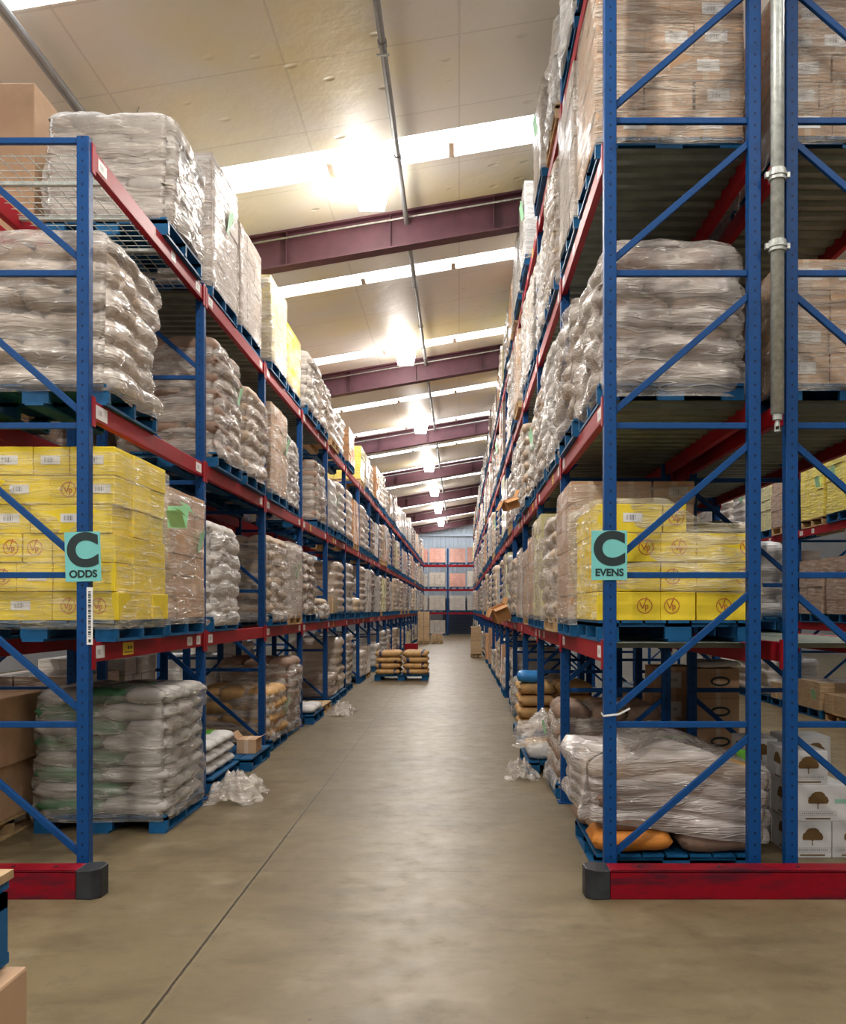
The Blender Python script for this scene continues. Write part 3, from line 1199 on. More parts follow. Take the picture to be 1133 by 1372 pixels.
def sack_load(x0, x1, y0, y1, z, h, col, label, group, near, seed, pal='blue', film=None, bulge=1.0, lean=(0, 0), layers=None,
              topf=None, side=1, droop=0.10):
    cx, cy = (x0 + x1) / 2, (y0 + y1) / 2
    lx, ly = x1 - x0, y1 - y0
    t = thing('wrapped_sack_pallet', (cx, cy, z), label, 'pallet load', group)
    inst('pallet', pallet_mesh(lx, ly, pal), t)
    layers = layers or max(2, int(round(h / 0.165)))
    if not near:
        shell(lx / 2 + 0.01, ly / 2 - 0.015, h, layers, 0.045 * bulge, 0.02 * bulge, 0.03, seed, 8, 3, 0.03, mat=SACKM.get(col, SACKM['beige']),
              name='wrapped_sacks', parent=t, loc=(0, 0, PH), lean=lean, topf=topf)
        return t
    lh = h / layers
    big = bulge > 1.6
    ox, oy = (0.05, 0.05) if big else (0.045, 0.03)
    if big:
        lx, ly = lx - 0.12, ly - 0.12
    rg = random.Random(seed)
    im = SACKIN.get(col, SACKIN['beige'])
    for k in range(layers):
        nx, ny = (2, 3) if k % 2 == 0 else (3, 2)
        for i in range(nx):
            for j in range(ny):
                if nx == 3 and i == 1 and False:
                    continue
                sx, sy = lx / nx, ly / ny
                mm = im
                if col == 'green':
                    mm = SACKIN['green'] if (nx == 3 and i == 1) or (nx == 2 and i == 0) else SACKIN['grey']
                x = -lx / 2 + (i + 0.5) * sx + rg.uniform(-0.02, 0.02)
                y = -ly / 2 + (j + 0.5) * sy + rg.uniform(-0.02, 0.02)
                zz = PH + k * lh - 0.004
                f = 0.86 if (big and k == layers - 1) else 1.0
                x, y = x * f, y * f
                if big and k == layers - 1:
                    zz -= 0.035
                if topf and zz - PH + lh > topf(x, y) + 0.02:
                    continue
                if nx >= ny:
                    inst('sack', sack_mesh(sy * 1.03 * f, sx * 1.02 * f, lh * (1.12 if not big else 1.0), rg.randint(0, 2), mm), t,
                         (x + lean[0] * k / layers, y + lean[1] * k / layers, zz), (0, 0, math.pi / 2 + rg.uniform(-.05, .05)))
                else:
                    inst('sack', sack_mesh(sx * 1.03 * f, sy * 1.02 * f, lh * (1.12 if not big else 1.0), rg.randint(0, 2), mm), t,
                         (x + lean[0] * k / layers, y + lean[1] * k / layers, zz), (0, 0, rg.uniform(-.05, .05)))
    if big:
        lx, ly = lx + 0.12, ly + 0.12
    shell(lx / 2 + ox, ly / 2 + oy, h + 0.01 + (0.03 if big else 0), layers, 0.038 * bulge, 0.019 * bulge, 0.05, seed, 22, 7, 0.05, corner=0.16, warp=0.35, droop=droop, pushk=0.8,
          mat=film or FILM, name='stretch_wrap', parent=t, loc=(0, 0, PH - rg.choice([0.02, 0.05, 0.09])), closed=False, lean=lean, topf=topf)
    return t


def carton_load(x0, x1, y0, y1, z, h, col, label, group, near, seed, pal='blue', film=None, n=(3, 3), ch=0.2, labels=True,
                wrapt=True, topf=None):
    cx, cy = (x0 + x1) / 2, (y0 + y1) / 2
    lx, ly = x1 - x0, y1 - y0
    t = thing('wrapped_carton_pallet' if wrapt else 'carton_pallet', (cx, cy, z), label, 'pallet load', group)
    inst('pallet', pallet_mesh(lx, ly, pal), t)
    layers = max(1, int(round(h / ch)))
    lh = h / layers
    rg = random.Random(seed)
    MM = {'kraft': KRAFT, 'yellow': YELLOW, 'white': WHITEC, 'pink': PINKC, 'grey': GREYC, 'lemon': LEMONC, 'orange': PINKC, 'tan': KRAFT,
          'beige': GREYC}
    if not near:
        b = MB()
        for k in range(layers):
            nx, ny = (n[0], n[1]) if k % 2 == 0 else (n[1], n[0])
            for i in range(nx):
                for j in range(ny):
                    if 0 < i < nx - 1 and 0 < j < ny - 1 and k < layers - 1:
                        continue
                    sx, sy = lx / nx, ly / ny
                    jx, jy = rg.uniform(-.012, .012), rg.uniform(-.012, .012)
                    g = 0.004
                    b.box(-lx / 2 + i * sx + g + jx, -lx / 2 + (i + 1) * sx - g + jx, -ly / 2 + j * sy + g + jy, -ly / 2 + (j + 1) * sy - g + jy,
                          PH + k * lh, PH + (k + 1) * lh - 0.005)
        b.obj('wrapped_cartons', SACKM.get(col, SACKM['kraft']), t)
        return t
    mm = MM.get(col, KRAFT)
    for k in range(layers):
        nx, ny = (n[0], n[1]) if k % 2 == 0 else (n[1], n[0])
        for i in range(nx):
            for j in range(ny):
                if 0 < i < nx - 1 and 0 < j < ny - 1:
                    continue
                sx, sy = lx / nx, ly / ny
                x = -lx / 2 + (i + 0.5) * sx + rg.uniform(-0.008, 0.008)
                y = -ly / 2 + (j + 0.5) * sy + rg.uniform(-0.008, 0.008)
                if topf and (k + 1) * lh > topf(x, y) + 0.03:
                    continue
                c = inst('carton', carton_mesh(sx - 0.006, sy - 0.006, lh - 0.004, mm), t, (x, y, PH + k * lh))
                if labels and j == 0 and rg.random() < 0.6:
                    inst('barcode_label', label_mesh(0.15, 0.08), c, (rg.uniform(-.05, .05), -sy / 2 + 0.001, lh * 0.5))
    if wrapt:
        shell(lx / 2 + 0.02, ly / 2 + 0.02, h + 0.01, max(2, layers), 0.008, 0.0, 0.022, seed, 14, 3, 0.015, mat=film or FILMT,
              name='stretch_wrap', parent=t, loc=(0, 0, PH - 0.05), closed=False, lumps=(0, 0), corner=0.03, topf=topf)
    return t


def where(side, lv, b_, s):
    return '%s, %s, %s bay from front, %s half' % (side, LN[lv], ORD[b_], 'nearer' if s == 0 else 'farther')


# per-slot description: (kind, colour, height of goods) ; None = empty
def spec(side, lv, b_, s, table, rr):
    if (lv, b_, s) in table:
        return table[(lv, b_, s)]
    r = rr.random()
    top = (side == 'left rack' and lv == 3) or (side != 'left rack' and lv == 4)
    h = rr.uniform(0.95, 1.25) if not top else rr.uniform(0.75, 1.2)
    if lv == 4:
        h = rr.uniform(0.8, 1.0)
    if lv == 0:
        h = rr.uniform(0.5, 1.1)
        if r < 0.2:
            return None
    r = rr.random()
    if r < 0.62:
        return ('s', rr.choice(['beige', 'beige', 'white', 'grey', 'beige', 'brown', 'cream']), h)
    return ('c', rr.choice(['kraft', 'beige', 'grey', 'kraft', 'white', 'lemon', 'orange']), h)


TL = {  # left rack
    (1, 0, 0): 'custom', (1, 0, 1): ('c', 'kraft', 1.07), (1, 1, 0): ('s', 'white', 0.93), (1, 1, 1): None,
    (1, 2, 0): ('s', 'beige', 1.0), (1, 2, 1): ('c', 'beige', 1.02), (1, 3, 0): ('s', 'brown', 0.95), (1, 3, 1): ('s', 'cream', 0.25),
    (1, 4, 0): ('c', 'tan', 0.32), (1, 4, 1): ('s', 'beige', 1.0), (1, 5, 0): ('s', 'grey', 1.05), (1, 5, 1): ('s', 'cream', 0.3),
    (1, 6, 0): ('s', 'beige', 1.1),
    (2, 0, 0): ('s', 'beige', 1.06, dict(bulge=1.9, layers=6, droop=0.16)), (2, 0, 1): None, (2, 1, 0): ('s', 'brown', 1.12), (2, 1, 1): ('s', 'beige', 0.95),
    (2, 2, 0): ('c', 'kraft', 1.1), (2, 2, 1): ('s', 'grey', 0.95), (2, 3, 0): None, (2, 3, 1): ('s', 'brown', 1.0),
    (2, 4, 0): ('s', 'grey', 0.9), (2, 4, 1): ('s', 'white', 1.0), (2, 5, 0): ('s', 'beige', 1.05),
    (3, 0, 0): None, (3, 0, 1): ('s', 'grey', 0.86), (3, 1, 0): ('c', 'grey', 1.25), (3, 1, 1): ('c', 'beige', 1.08),
    (3, 2, 0): ('c', 'lemon', 1.05), (3, 2, 1): ('c', 'yellow', 0.82), (3, 3, 0): ('s', 'grey', 0.85), (3, 3, 1): ('s', 'beige', 0.8),
    (3, 4, 0): ('s', 'beige', 0.62), (3, 4, 1): ('s', 'white', 0.7), (3, 5, 0): ('c', 'orange', 0.72), (3, 5, 1): None,
    (3, 6, 0): ('c', 'yellow', 0.8), (3, 6, 1): ('c', 'beige', 0.8), (3, 7, 0): ('s', 'cream', 0.8), (3, 7, 1): ('c', 'orange', 0.9),
    (0, 0, 0): None, (0, 0, 1): 'custom', (0, 1, 0): 'custom', (0, 1, 1): None, (0, 2, 0): ('s', 'tan', 0.64),
    (0, 2, 1): ('s', 'brown', 0.95), (0, 3, 0): 'custom', (0, 3, 1): 'custom', (0, 4, 0): ('s', 'brown', 0.4), (0, 4, 1): ('s', 'beige', 1.05),
    (0, 5, 0): ('s', 'grey', 1.1), (0, 5, 1): None, (0, 6, 0): ('s', 'white', 0.6), (0, 6, 1): ('c', 'kraft', 0.7),
}
TR = {
    (1, 0, 0): 'custom', (1, 0, 1): ('c', 'kraft', 1.1), (1, 1, 0): ('s', 'beige', 1.0), (1, 1, 1): ('c', 'lemon', 1.1),
    (1, 2, 0): ('c', 'kraft', 1.0), (1, 2, 1): ('c', 'kraft', 0.9), (1, 3, 0): ('c', 'grey', 1.0), (1, 3, 1): ('s', 'beige', 0.9),
    (2, 0, 0): ('s', 'brown', 1.03, dict(bulge=2.2, layers=5, droop=0.3)), (2, 0, 1): ('s', 'beige', 0.95, dict(bulge=1.9, layers=6)), (2, 1, 0): ('s', 'white', 1.05), (2, 1, 1): ('s', 'beige', 1.0),
    (2, 2, 0): ('s', 'cream', 0.95), (2, 2, 1): ('s', 'cream', 1.0), (2, 3, 0): ('s', 'grey', 1.1),
    (3, 0, 0): ('c', 'kraft', 1.15), (3, 0, 1): ('c', 'beige', 1.2), (3, 1, 0): ('s', 'beige', 1.15), (3, 1, 1): ('s', 'white', 1.1),
    (3, 2, 0): ('s', 'grey', 1.1),
    (4, 0, 0): ('s', 'beige', 1.0), (4, 0, 1): ('s', 'white', 0.95), (4, 1, 0): ('s', 'grey', 0.9), (4, 1, 1): ('c', 'beige', 0.95), (4, 2, 0): None,
    (4, 2, 1): ('c', 'white', 1.0), (4, 3, 0): ('c', 'white', 0.95), (4, 3, 1): ('c', 'beige', 0.9), (4, 4, 0): ('c', 'orange', 1.0),
    (0, 0, 0): 'custom', (0, 0, 1): None, (0, 1, 0): ('s', 'brown', 0.72), (0, 1, 1): 'custom', (0, 2, 0): None,
    (0, 2, 1): 'custom', (0, 3, 0): None, (0, 3, 1): ('s', 'grey', 0.5), (0, 4, 0): ('s', 'white', 0.9), (0, 4, 1): None,
    (0, 5, 0): ('s', 'white', 0.6),
}
TR2 = {(1, 0, 0): None, (1, 0, 1): None, (2, 0, 0): ('c', 'kraft', 0.84), (2, 0, 1): ('c', 'kraft', 0.9), (3, 0, 0): ('c', 'kraft', 1.1),
       (3, 0, 1): ('s', 'white', 1.0), (1, 1, 0): ('s', 'grey', 0.7), (1, 1, 1): ('s', 'beige', 1.0), (0, 0, 0): None, (0, 0, 1): None,
       (0, 1, 0): 'custom', (0, 1, 1): 'custom', (0, 2, 0): None, (0, 2, 1): ('c', 'kraft', 0.6), (0, 3, 0): None, (0, 3, 1): None,
       (0, 4, 0): None, (0, 4, 1): None}
TL2 = {(0, 0, 0): 'custom', (0, 0, 1): None, (0, 1, 0): ('c', 'kraft', 1.0), (0, 1, 1): ('c', 'white', 1.1), (3, 0, 0): None, (3, 0, 1): 'custom',
       (2, 0, 0): ('c', 'kraft', 0.9), (1, 0, 0): None, (1, 0, 1): ('c', 'kraft', 1.0), (3, 1, 0): None, (3, 1, 1): None}
TF = {(2, 2, 0): ('c', 'yellow', 1.0), (2, 2, 1): ('c', 'yellow', 0.9), (2, 3, 0): ('c', 'kraft', 0.9), (0, 2, 0): ('c', 'tan', 0.3),
      (0, 2, 1): ('c', 'tan', 0.45), (0, 3, 0): ('c', 'tan', 0.3), (1, 2, 0): ('c', 'kraft', 0.9), (1, 2, 1): ('c', 'kraft', 0.9),
      (1, 3, 0): ('c', 'kraft', 0.8)}

OUT = {}


def fill(side, x0, x1, pitch, n, levels, table, seed, nnear, aisle, yb=YB, b0=0):
    rr = random.Random(seed)
    for b_ in range(b0, n):
        for lv in levels:
            for s in (0, 1):
                sp = spec(side, lv, b_, s, table, rr)
                if sp is None or sp == 'custom':
                    continue
                kind, col, h = sp[:3]
                ex = sp[3] if len(sp) > 3 else {}
                PW = 1.02 if pitch > 2.5 else 0.97
                gap = (pitch - UD - 2 * PW) / 3
                ya = yb + b_ * pitch + UD / 2 + gap + s * (PW + gap) + rr.uniform(-0.02, 0.02)
                yc = ya + PW - rr.uniform(0, 0.04)
                o = rr.uniform(0.0, 0.06)
                if aisle > 0:
                    xa, xb = x0 + 0.02 + o, x1 + o
                else:
                    xa, xb = x0 - o, x1 - 0.02 - o
                near = b_ < nnear
                sd = rr.randint(1, 9999)
                words = '%s shrink-wrapped %s, %s' % (DESC[col], 'sacks' if kind == 's' else 'cartons', where(side, lv, b_, s))
                grp = 'pallet loads on the ' + side
                z = L[lv] + 0.001
                pal = 'blue' if rr.random() < 0.85 or b_ == 0 else 'wood'
                if kind == 's':
                    lean = (rr.uniform(-.04, .04), rr.uniform(-.015, .015))
                    t = sack_load(xa, xb, ya, yc, z, h, col, words, grp, near, sd, pal, lean=lean, bulge=ex.get('bulge', rr.uniform(0.7, 1.5)), layers=ex.get('layers'), droop=ex.get('droop', 0.1),
                                  film=FILMW if col in ('white', 'cream') else FILM)
                else:
                    t = carton_load(xa, xb, ya, yc, z, h, col, words, grp, near, sd, pal, n=rr.choice([(3, 3), (2, 3), (3, 4)]),
                                    ch=rr.choice([0.2, 0.25, 0.3]) if b_ else 0.19, film=FILMG if (lv >= 2 and b_ == 0) else FILM if col in ('grey', 'beige', 'lemon') else FILMT)
                OUT[(side, lv, b_, s)] = t
                if rr.random() < 0.25 and b_ < 7:
                    add_note(t, ((1 if aisle > 0 else -1) * ((xb - xa) / 2 + 0.06), rr.uniform(-.3, .3), PH + h * 0.7),
                             (0, 0, math.pi / 2 if aisle > 0 else -math.pi / 2), rr.uniform(0.8, 1.3))


fill('left rack', LX0, LX1, PL, NL, (0, 1, 2, 3), TL, 11, 4, 1)
fill('right rack', RX0, RX1, PR, NR, (0, 1, 2, 3, 4), TR, 23, 4, -1)
fill('rack behind left rack', L2X0, L2X1, PL, 4, (0, 1, 2, 3), TL2, 5, 1, -1)
fill('rack behind right rack', R2X0, R2X1, PR, 5, (0, 1, 2, 3), TR2, 6, 1, 1)
fill('rack across next aisle', FX0, FX1, PR, 6, (0, 1, 2), TF, 9, 0, -1, yb=8.2, b0=1)


# ---------------------------------------------------------------- lettering helper
def text_mesh(body, size, mat, name, align='CENTER', ext=0.0012, bold=0.0):
    cu = bpy.data.curves.new(name, 'FONT')
    cu.body = body
    cu.size = size
    cu.align_x = align
    cu.extrude = ext
    cu.offset = bold
    tmp = bpy.data.objects.new(name, cu)
    COL.objects.link(tmp)
    dg = bpy.context.evaluated_depsgraph_get()
    me = bpy.data.meshes.new_from_object(tmp.evaluated_get(dg))
    bpy.data.objects.remove(tmp)
    me.materials.clear()
    me.materials.append(mat)
    me.name = name
    return me


def logo_mesh(r):
    b = MB()
    n = 32
    for k in range(n):
        a0, a1 = 2 * math.pi * k / n, 2 * math.pi * (k + 1) / n
        i = len(b.v)
        for a, rr_ in ((a0, r), (a1, r), (a1, r * 0.88), (a0, r * 0.88)):
            b.v.append((rr_ * math.cos(a), 0, rr_ * math.sin(a)))
        b.f.append((i, i + 1, i + 2, i + 3))
        b.m.append(0)
    b.bar((-0.62 * r, 0, 0.45 * r), (-0.25 * r, 0, -0.35 * r), 0.13 * r, 0.001)
    b.bar((-0.25 * r, 0, -0.35 * r), (0.28 * r, 0, 1.12 * r), 0.13 * r, 0.001)
    b.bar((0.12 * r, 0, 0.12 * r), (0.12 * r, 0, -0.72 * r), 0.13 * r, 0.001)
    for k in range(10):
        a0, a1 = -math.pi / 2 + math.pi * k / 10, -math.pi / 2 + math.pi * (k + 1) / 10
        b.bar((0.2 * r + 0.24 * r * math.cos(a0), 0, -0.15 * r + 0.25 * r * math.sin(a0)),
              (0.2 * r + 0.24 * r * math.cos(a1), 0, -0.15 * r + 0.25 * r * math.sin(a1)), 0.12 * r, 0.001)
    return b.mesh('printed_logo', LOGO)


LOGOM = logo_mesh(0.052)


# ---------------------------------------------------------------- yellow carton loads at the rack ends
def yellow_load(x0, x1, y0, y1, z, rows_, rowh, label, sag, seed, film):
    cx, cy = (x0 + x1) / 2, (y0 + y1) / 2
    lx, ly = x1 - x0, y1 - y0
    t = thing('wrapped_carton_pallet', (cx, cy, z), label, 'pallet load', 'yellow carton loads at the rack ends')
    inst('pallet', pallet_mesh(lx, ly, 'blue'), t)
    rg = random.Random(seed)
    H_ = {0: []}
    for k, widths in enumerate(rows_):
        nrow = 3
        for j in range(nrow):
            if 0 < j < nrow - 1:
                ws = [widths[0], widths[-1]]
                xs = [-lx / 2, lx / 2 - widths[-1]] if sum(widths) > lx * 0.8 else [-lx / 2 if sag > 0 else lx / 2 - widths[-1]]
                ws = ws[:len(xs)]
            else:
                ws = list(widths) if j == 0 else list(widths)[::-1]
                if sum(widths) < lx * 0.8:
                    ws = list(widths)
                xs = []
                x = -lx / 2
                for w in ws:
                    xs.append(x)
                    x += w
            for x, w in zip(xs, ws):
                sy = ly / nrow
                c = inst('carton', carton_mesh(w - 0.005, sy - 0.005, rowh - 0.004, YELLOW), t,
                         (x + w / 2 + rg.uniform(-.004, .004), -ly / 2 + (j + 0.5) * sy + rg.uniform(-.01, .004), PH + k * rowh))
                if j == 0:
                    q = rg.random()
                    if (q < 0.62 and sag == 0) or (sag and k == 3 and x < -lx * .3):
                        inst('barcode_label', label_mesh(0.13, 0.06), c, (rg.uniform(-.02, .02), -sy / 2 + 0.001, rowh * 0.52))
                    else:
                        lo = inst('printed_logo', LOGOM, c, (rg.uniform(-.5, .5) * (w - 0.14), -sy / 2 + 0.0005, rowh * 0.5))
                        lo['label'] = 'red-brown ring logo with Vp'
    h = rowh * len(rows_)
    if sag:
        hl = rowh * (len(rows_) - 1)

        def tf(x, y):
            f = (x + lx * 0.10) / 0.35
            f = min(1, max(0, f))
            f = f * f * (3 - 2 * f)
            return (h + 0.015) * (1 - f) + (hl + 0.02) * f
    else:
        tf = None
    shell(lx / 2 + (0.03 if sag else 0.02), ly / 2 + 0.02, h + 0.015, 6, 0.006, 0, 0.03, seed, 24, 5, 0.02, mat=film, name='stretch_wrap', parent=t,
          loc=(0, 0, PH - (0.0 if sag else 0.06)), closed=False, lumps=(0, 0), corner=0.04, topf=tf,
          lean=(-0.03, 0) if sag else (0, 0),
          botf=(lambda x, y: 0.0 if x < -lx * 0.44 else min(0.4, 0.22 + (x + lx / 2) * -0.05)) if sag else None)
    return t


a, c_ = 0.245, 0.44
YL = [[a, 0.45, a - 0.02, a - 0.03], [0.45, a, 0.42], [a, a, 0.2, 0.425], [0.3, a, 0.57 - 0.02], [0.24, 0.44, a, 0.19], [a, 0.32, a, 0.305]]
t = yellow_load(-3.42, -2.30, 5.93, 6.95, L[1], YL, 0.195, 'tall film-wrapped yellow carton load beside the C ODDS sign', 0, 3, film_mat('yellow_load_film', 0.05, 0.38, 0.12, (0.1, 0.06, 0), 16, (0.80, 0.74, 0.55)))
add_note(t, (0.60, 0.42, 1.02), (0.1, 0.1, 0.2), 1.0)
add_note(t, (0.60, 0.36, 0.98), (0.5, 0.2, -0.3), 0.9)
b = MB()
b.box(-0.02, 0.02, 0, 0.002, 0, 0.37)
for k in range(26):
    b.box(-0.010, 0.008, -0.001, 0.0, 0.05 + k * 0.0115, 0.05 + k * 0.0115 + 0.004 + 0.003 * (k % 3), 1)
b.box(-0.008, 0.008, -0.001, 0, 0.015, 0.035, 1)
YR = [[0.43, 0.24, 0.44], [0.43, 0.24, 0.44], [0.43, 0.24, 0.44], [0.44, 0.16]]
yellow_load(0.925, 2.03, 5.95, 6.97, L[1], YR, 0.197, 'low film-wrapped yellow carton load with sagging top beside the C EVENS sign', 1, 9, film_mat('yellow_load_film_loose', 0.06, 0.6, 0.12, (0.3, 0.5, 0), 12, (0.82, 0.76, 0.58)))

# upright barcode strip on the left end frame
o = thing('barcode_strip', (-2.384, YB - UD / 2 - 0.004, 1.56), 'white vertical barcode strip on the left blue end upright', 'label strip')
b.obj('strip', [simple('strip_white', (0.75, 0.75, 0.73), 0.5), INK], o)


# ---------------------------------------------------------------- signs
def sign(x, y, z, word, label, rz=0.0):
    t = thing('aisle_sign', (x, y, z), label, 'sign', None)
    t.rotation_euler = (0, rz, 0)
    b = MB()
    b.box(-0.115, 0.115, -0.002, 0.002, -0.16, 0.16)
    b.obj('sign_board', TEAL, t, bevel=0.001)
    me = text_mesh('C', 0.31, INK, 'letter_c', bold=0.015)
    o = inst('letter', me, t, (0, -0.003, -0.052), (math.pi / 2, 0, 0), (0.92, 0.92, 1))
    me = text_mesh(word, 0.072, INK, 'word_' + word.lower(), bold=0.0024)
    o = inst('word', me, t, (0, -0.003, -0.132), (math.pi / 2, 0, 0), (0.9, 0.9, 1))
    return t


SY = YB - UD / 2 - 0.006
sign((111 - 615) * SY / F, SY, H - (746 - 816) * SY / F, 'ODDS', 'teal sign reading C ODDS on the left end upright', math.radians(-1.5))
sign((816 - 615) * SY / F, SY, H - (744 - 816) * SY / F, 'EVENS', 'teal sign reading C EVENS on the right end upright')


# ---------------------------------------------------------------- floor loads, left
def px(x, d):
    return (x - 615) * d / F


# green printed sacks, tightly wrapped, under the left rack
t = sack_load(-3.40, -2.33, 7.05, 8.08, 0.001, 1.0, 'green', 'green-printed wrapped sacks on blue pallet, on floor between first two left frames', 'pallet loads on the left rack',
              True, 77, droop=0.03, film=film_mat('milky_green_load_film', 0.16, 0.55, 0.15, tint=(0.56, 0.52, 0.46)), bulge=0.7, layers=8)


def loose_pallet(x0, x1, y0, y1, label, kind='blue', rz=0, z=0.001):
    t = thing('pallet', ((x0 + x1) / 2, (y0 + y1) / 2, z), label, 'pallet', None, rz)
    src = pallet_mesh(x1 - x0, y1 - y0, kind)
    inst('deck_and_stringers', src, t)
    return t


def loose_sack(x, y, z, lx, ly, lz, mat, label, group, rz=0, band=None, patch=None):
    t = thing('sack', (x, y, z), label, 'sack', group, rz)
    inst('sack_body', sack_mesh(lx, ly, lz, R.randint(0, 2), mat), t)
    if band is not None:
        inst('printed_band', sack_mesh(lx * 0.17, ly * 1.01, lz * 1.04, 0, band, 4, 8), t, (lx * 0.28, 0, -lz * 0.02))
    if patch is not None:
        inst('printed_band', sack_mesh(lx * 0.4, ly * 1.01, lz * 1.04, 0, patch, 4, 8), t, (0, 0, -lz * 0.02))
    return t


# white and green sacks on a blue pallet, second bay
x0 = px(277, 8.6)
loose_pallet(-3.42, -2.38, 8.55, 9.6, 'blue pallet under the white and green sacks, left rack floor')
k = 0
for lay in range(3):
    for i in range(2):
        for j in range(3):
            if lay == 2 and i == 0:
                continue
            loose_sack(-2.66 - 0.5 * (1 - i), 8.74 + 0.345 * j, 0.146 + 0.117 * lay, 0.48, 0.33, 0.116, WHITESACK,
                       'white sack with green band, %s layer, %s row, %s from the front' % (('bottom', 'middle', 'top')[lay], ('wall-side', 'aisle-side')[i], ORD[j]),
                       'white and green sacks on the left floor', R.uniform(-.06, .06), patch=GREENT if j != 1 else None)
for j in range(2):
    loose_sack(-3.16 + 0.04 * j, 9.05 + 0.06 * j, 0.382 + 0.132 * j, 0.46, 0.42, 0.13, TANSACK,
               ('lower', 'upper')[j] + ' tan sack lying on the white and green sacks', 'tan sacks on the white sacks', 0.1 * j)
loose_pallet(-3.3, -2.28, 9.72, 10.7, 'blue pallet with loose tan carton in second bay, left rack floor')
c = thing('small_carton', (-2.42, 10.2, 0.146), 'small open tan carton on aisle corner of blue pallet', 'carton')
b = MB()
b.box(-.11, .11, -.15, .15, 0, .16)
b.obj('carton_body', KRAFT, c, bevel=0.004)
b = MB()
b.bar((-.11, 0, .16), (-.17, 0, .23), 0.003, 0.28)
b.bar((.11, 0, .16), (.18, 0, .2), 0.003, 0.28)
b.obj('flap', KRAFT, c)


# crumpled film lying on the floor
def film_heap(x, y, z, lx, ly, h, label, seed, mat=FILM, n=36):
    b = MB()
    so = Vector((seed * 3.3, seed, 0))
    for i in range(n + 1):
        for j in range(n + 1):
            u, v = -1 + 2 * i / n, -1 + 2 * j / n
            q = Vector((u * 2.3, v * 2.3, 0)) + so
            an = math.atan2(v, u)
            fold = 0.9 * abs(noise.noise(q * 1.1)) + 0.22 * (1 - abs(noise.noise(Vector((an * 2.2, (u * u + v * v) * 0.7, seed)))) * 2.5)
            e = max(0, 1 - (u * u + v * v) * 0.8)
            ang = 1 + 0.25 * noise.noise(q * 1.2 + Vector((4, 4, 4)))
            b.v.append((u * lx / 2 * ang, v * ly / 2 * ang, 0.004 + h * e ** 0.9 * max(0.05, 0.3 + fold)))
    for i in range(n):
        for j in range(n):
            a_ = i * (n + 1) + j
            b.f.append((a_, a_ + 1, a_ + n + 2, a_ + n + 1))
    b.m = [0] * len(b.f)
    o = b.obj('crumpled_film', mat, None, (x, y, z), smooth=True)
    return tag(o, label, 'plastic film', None)


film_heap(-2.1, 8.42, 0.0, 0.5, 0.75, 0.32, 'crumpled clear film trailing onto the floor beside left upright', 4)

# low wrapped piles further down on the left
loose_pallet(-3.3, -2.25, 13.7, 14.75, 'blue pallet with flattened cream sacks, left floor fourth bay')
for k in range(4):
    loose_sack(-3.02 + 0.52 * (k % 2), 13.95 + 0.5 * (k // 2), 0.146, 0.5, 0.42, 0.13, WHITESACK if k % 2 else TANSACK,
               'sack lying flat on pallet in fourth left bay, %s %s' % (('front', 'rear')[k // 2], ('wall-side', 'aisle-side')[k % 2]), 'flat sacks in fourth left bay')
film_heap(-2.0, 15.2, 0.0, 0.4, 1.0, 0.25, 'white crumpled film at the fourth left bay edge', 8)
loose_pallet(-3.3, -2.3, 14.95, 15.95, 'empty-edged pallet under film heap in fourth left bay', 'wood')

# pallet of tan sacks standing in the aisle
pc = loose_pallet(-2.12, -0.78, 22.1, 23.2, 'blue pallet standing in the aisle under the tan sacks')
for lay in range(4):
    for i in range(2):
        for j in range(3):
            loose_sack(-1.79 + 0.69 * i + R.uniform(-.01, .01), 22.28 + 0.38 * j, 0.146 + 0.147 * lay, 0.66, 0.37, 0.147, TANSACK,
                       'tan sack with dark band on aisle pallet, %s layer, %s half, %s row' % (('bottom', 'second', 'third', 'top')[lay], ('left', 'right')[i], ('front', 'middle', 'rear')[j]),
                       'tan sacks on the aisle pallet', math.pi * ((lay + i) % 2) + R.uniform(-.015, .015), band=BAND)

# things around Y 40 on the left
for k, (x, y, w, h, lab) in enumerate(((-1.83, 46.0, 0.62, 1.55, 'tall brown cartons far down the aisle, left edge'),
                                       (-1.15, 46.0, 0.6, 0.75, 'low brown crate on pallet far down the aisle'))):
    t = thing('carton_pallet', (x, y, 0.001), lab, 'pallet load')
    inst('pallet', pallet_mesh(w, 1.0, 'wood'), t)
    b = MB()
    nn = 2
    for i in range(nn):
        for q in range(int(h / 0.38)):
            b.box(-w / 2 + i * w / nn + 0.01, -w / 2 + (i + 1) * w / nn - 0.01, -0.48, 0.48, PH + q * 0.38, PH + q * 0.38 + 0.37)
    b.obj('cartons', SACKM['tan'], t)
t = thing('pallet_jack', (-1.93, 35.0, 0), 'red hand pallet truck far down by the left rack', 'pallet truck')
b = MB()
b.box(-0.27, -0.11, -0.6, 0.55, 0.06, 0.12).box(0.11, 0.27, -0.6, 0.55, 0.06, 0.12).box(-0.27, 0.27, 0.5, 0.68, 0.06, 0.4)
b.obj('forks', RED, t, bevel=0.01)
b = MB()
b.tube((0, 0.6, 0.3), (0, 0.95, 1.15), 0.018)
b.tube((-0.12, 0.97, 1.2), (0.12, 0.97, 1.2), 0.018)
b.obj('handle', BLACKP, t)
b = MB()
b.tube((-0.08, 0.62, 0.09), (0.08, 0.62, 0.09), 0.09)
b.obj('wheel', BLACKP, t)

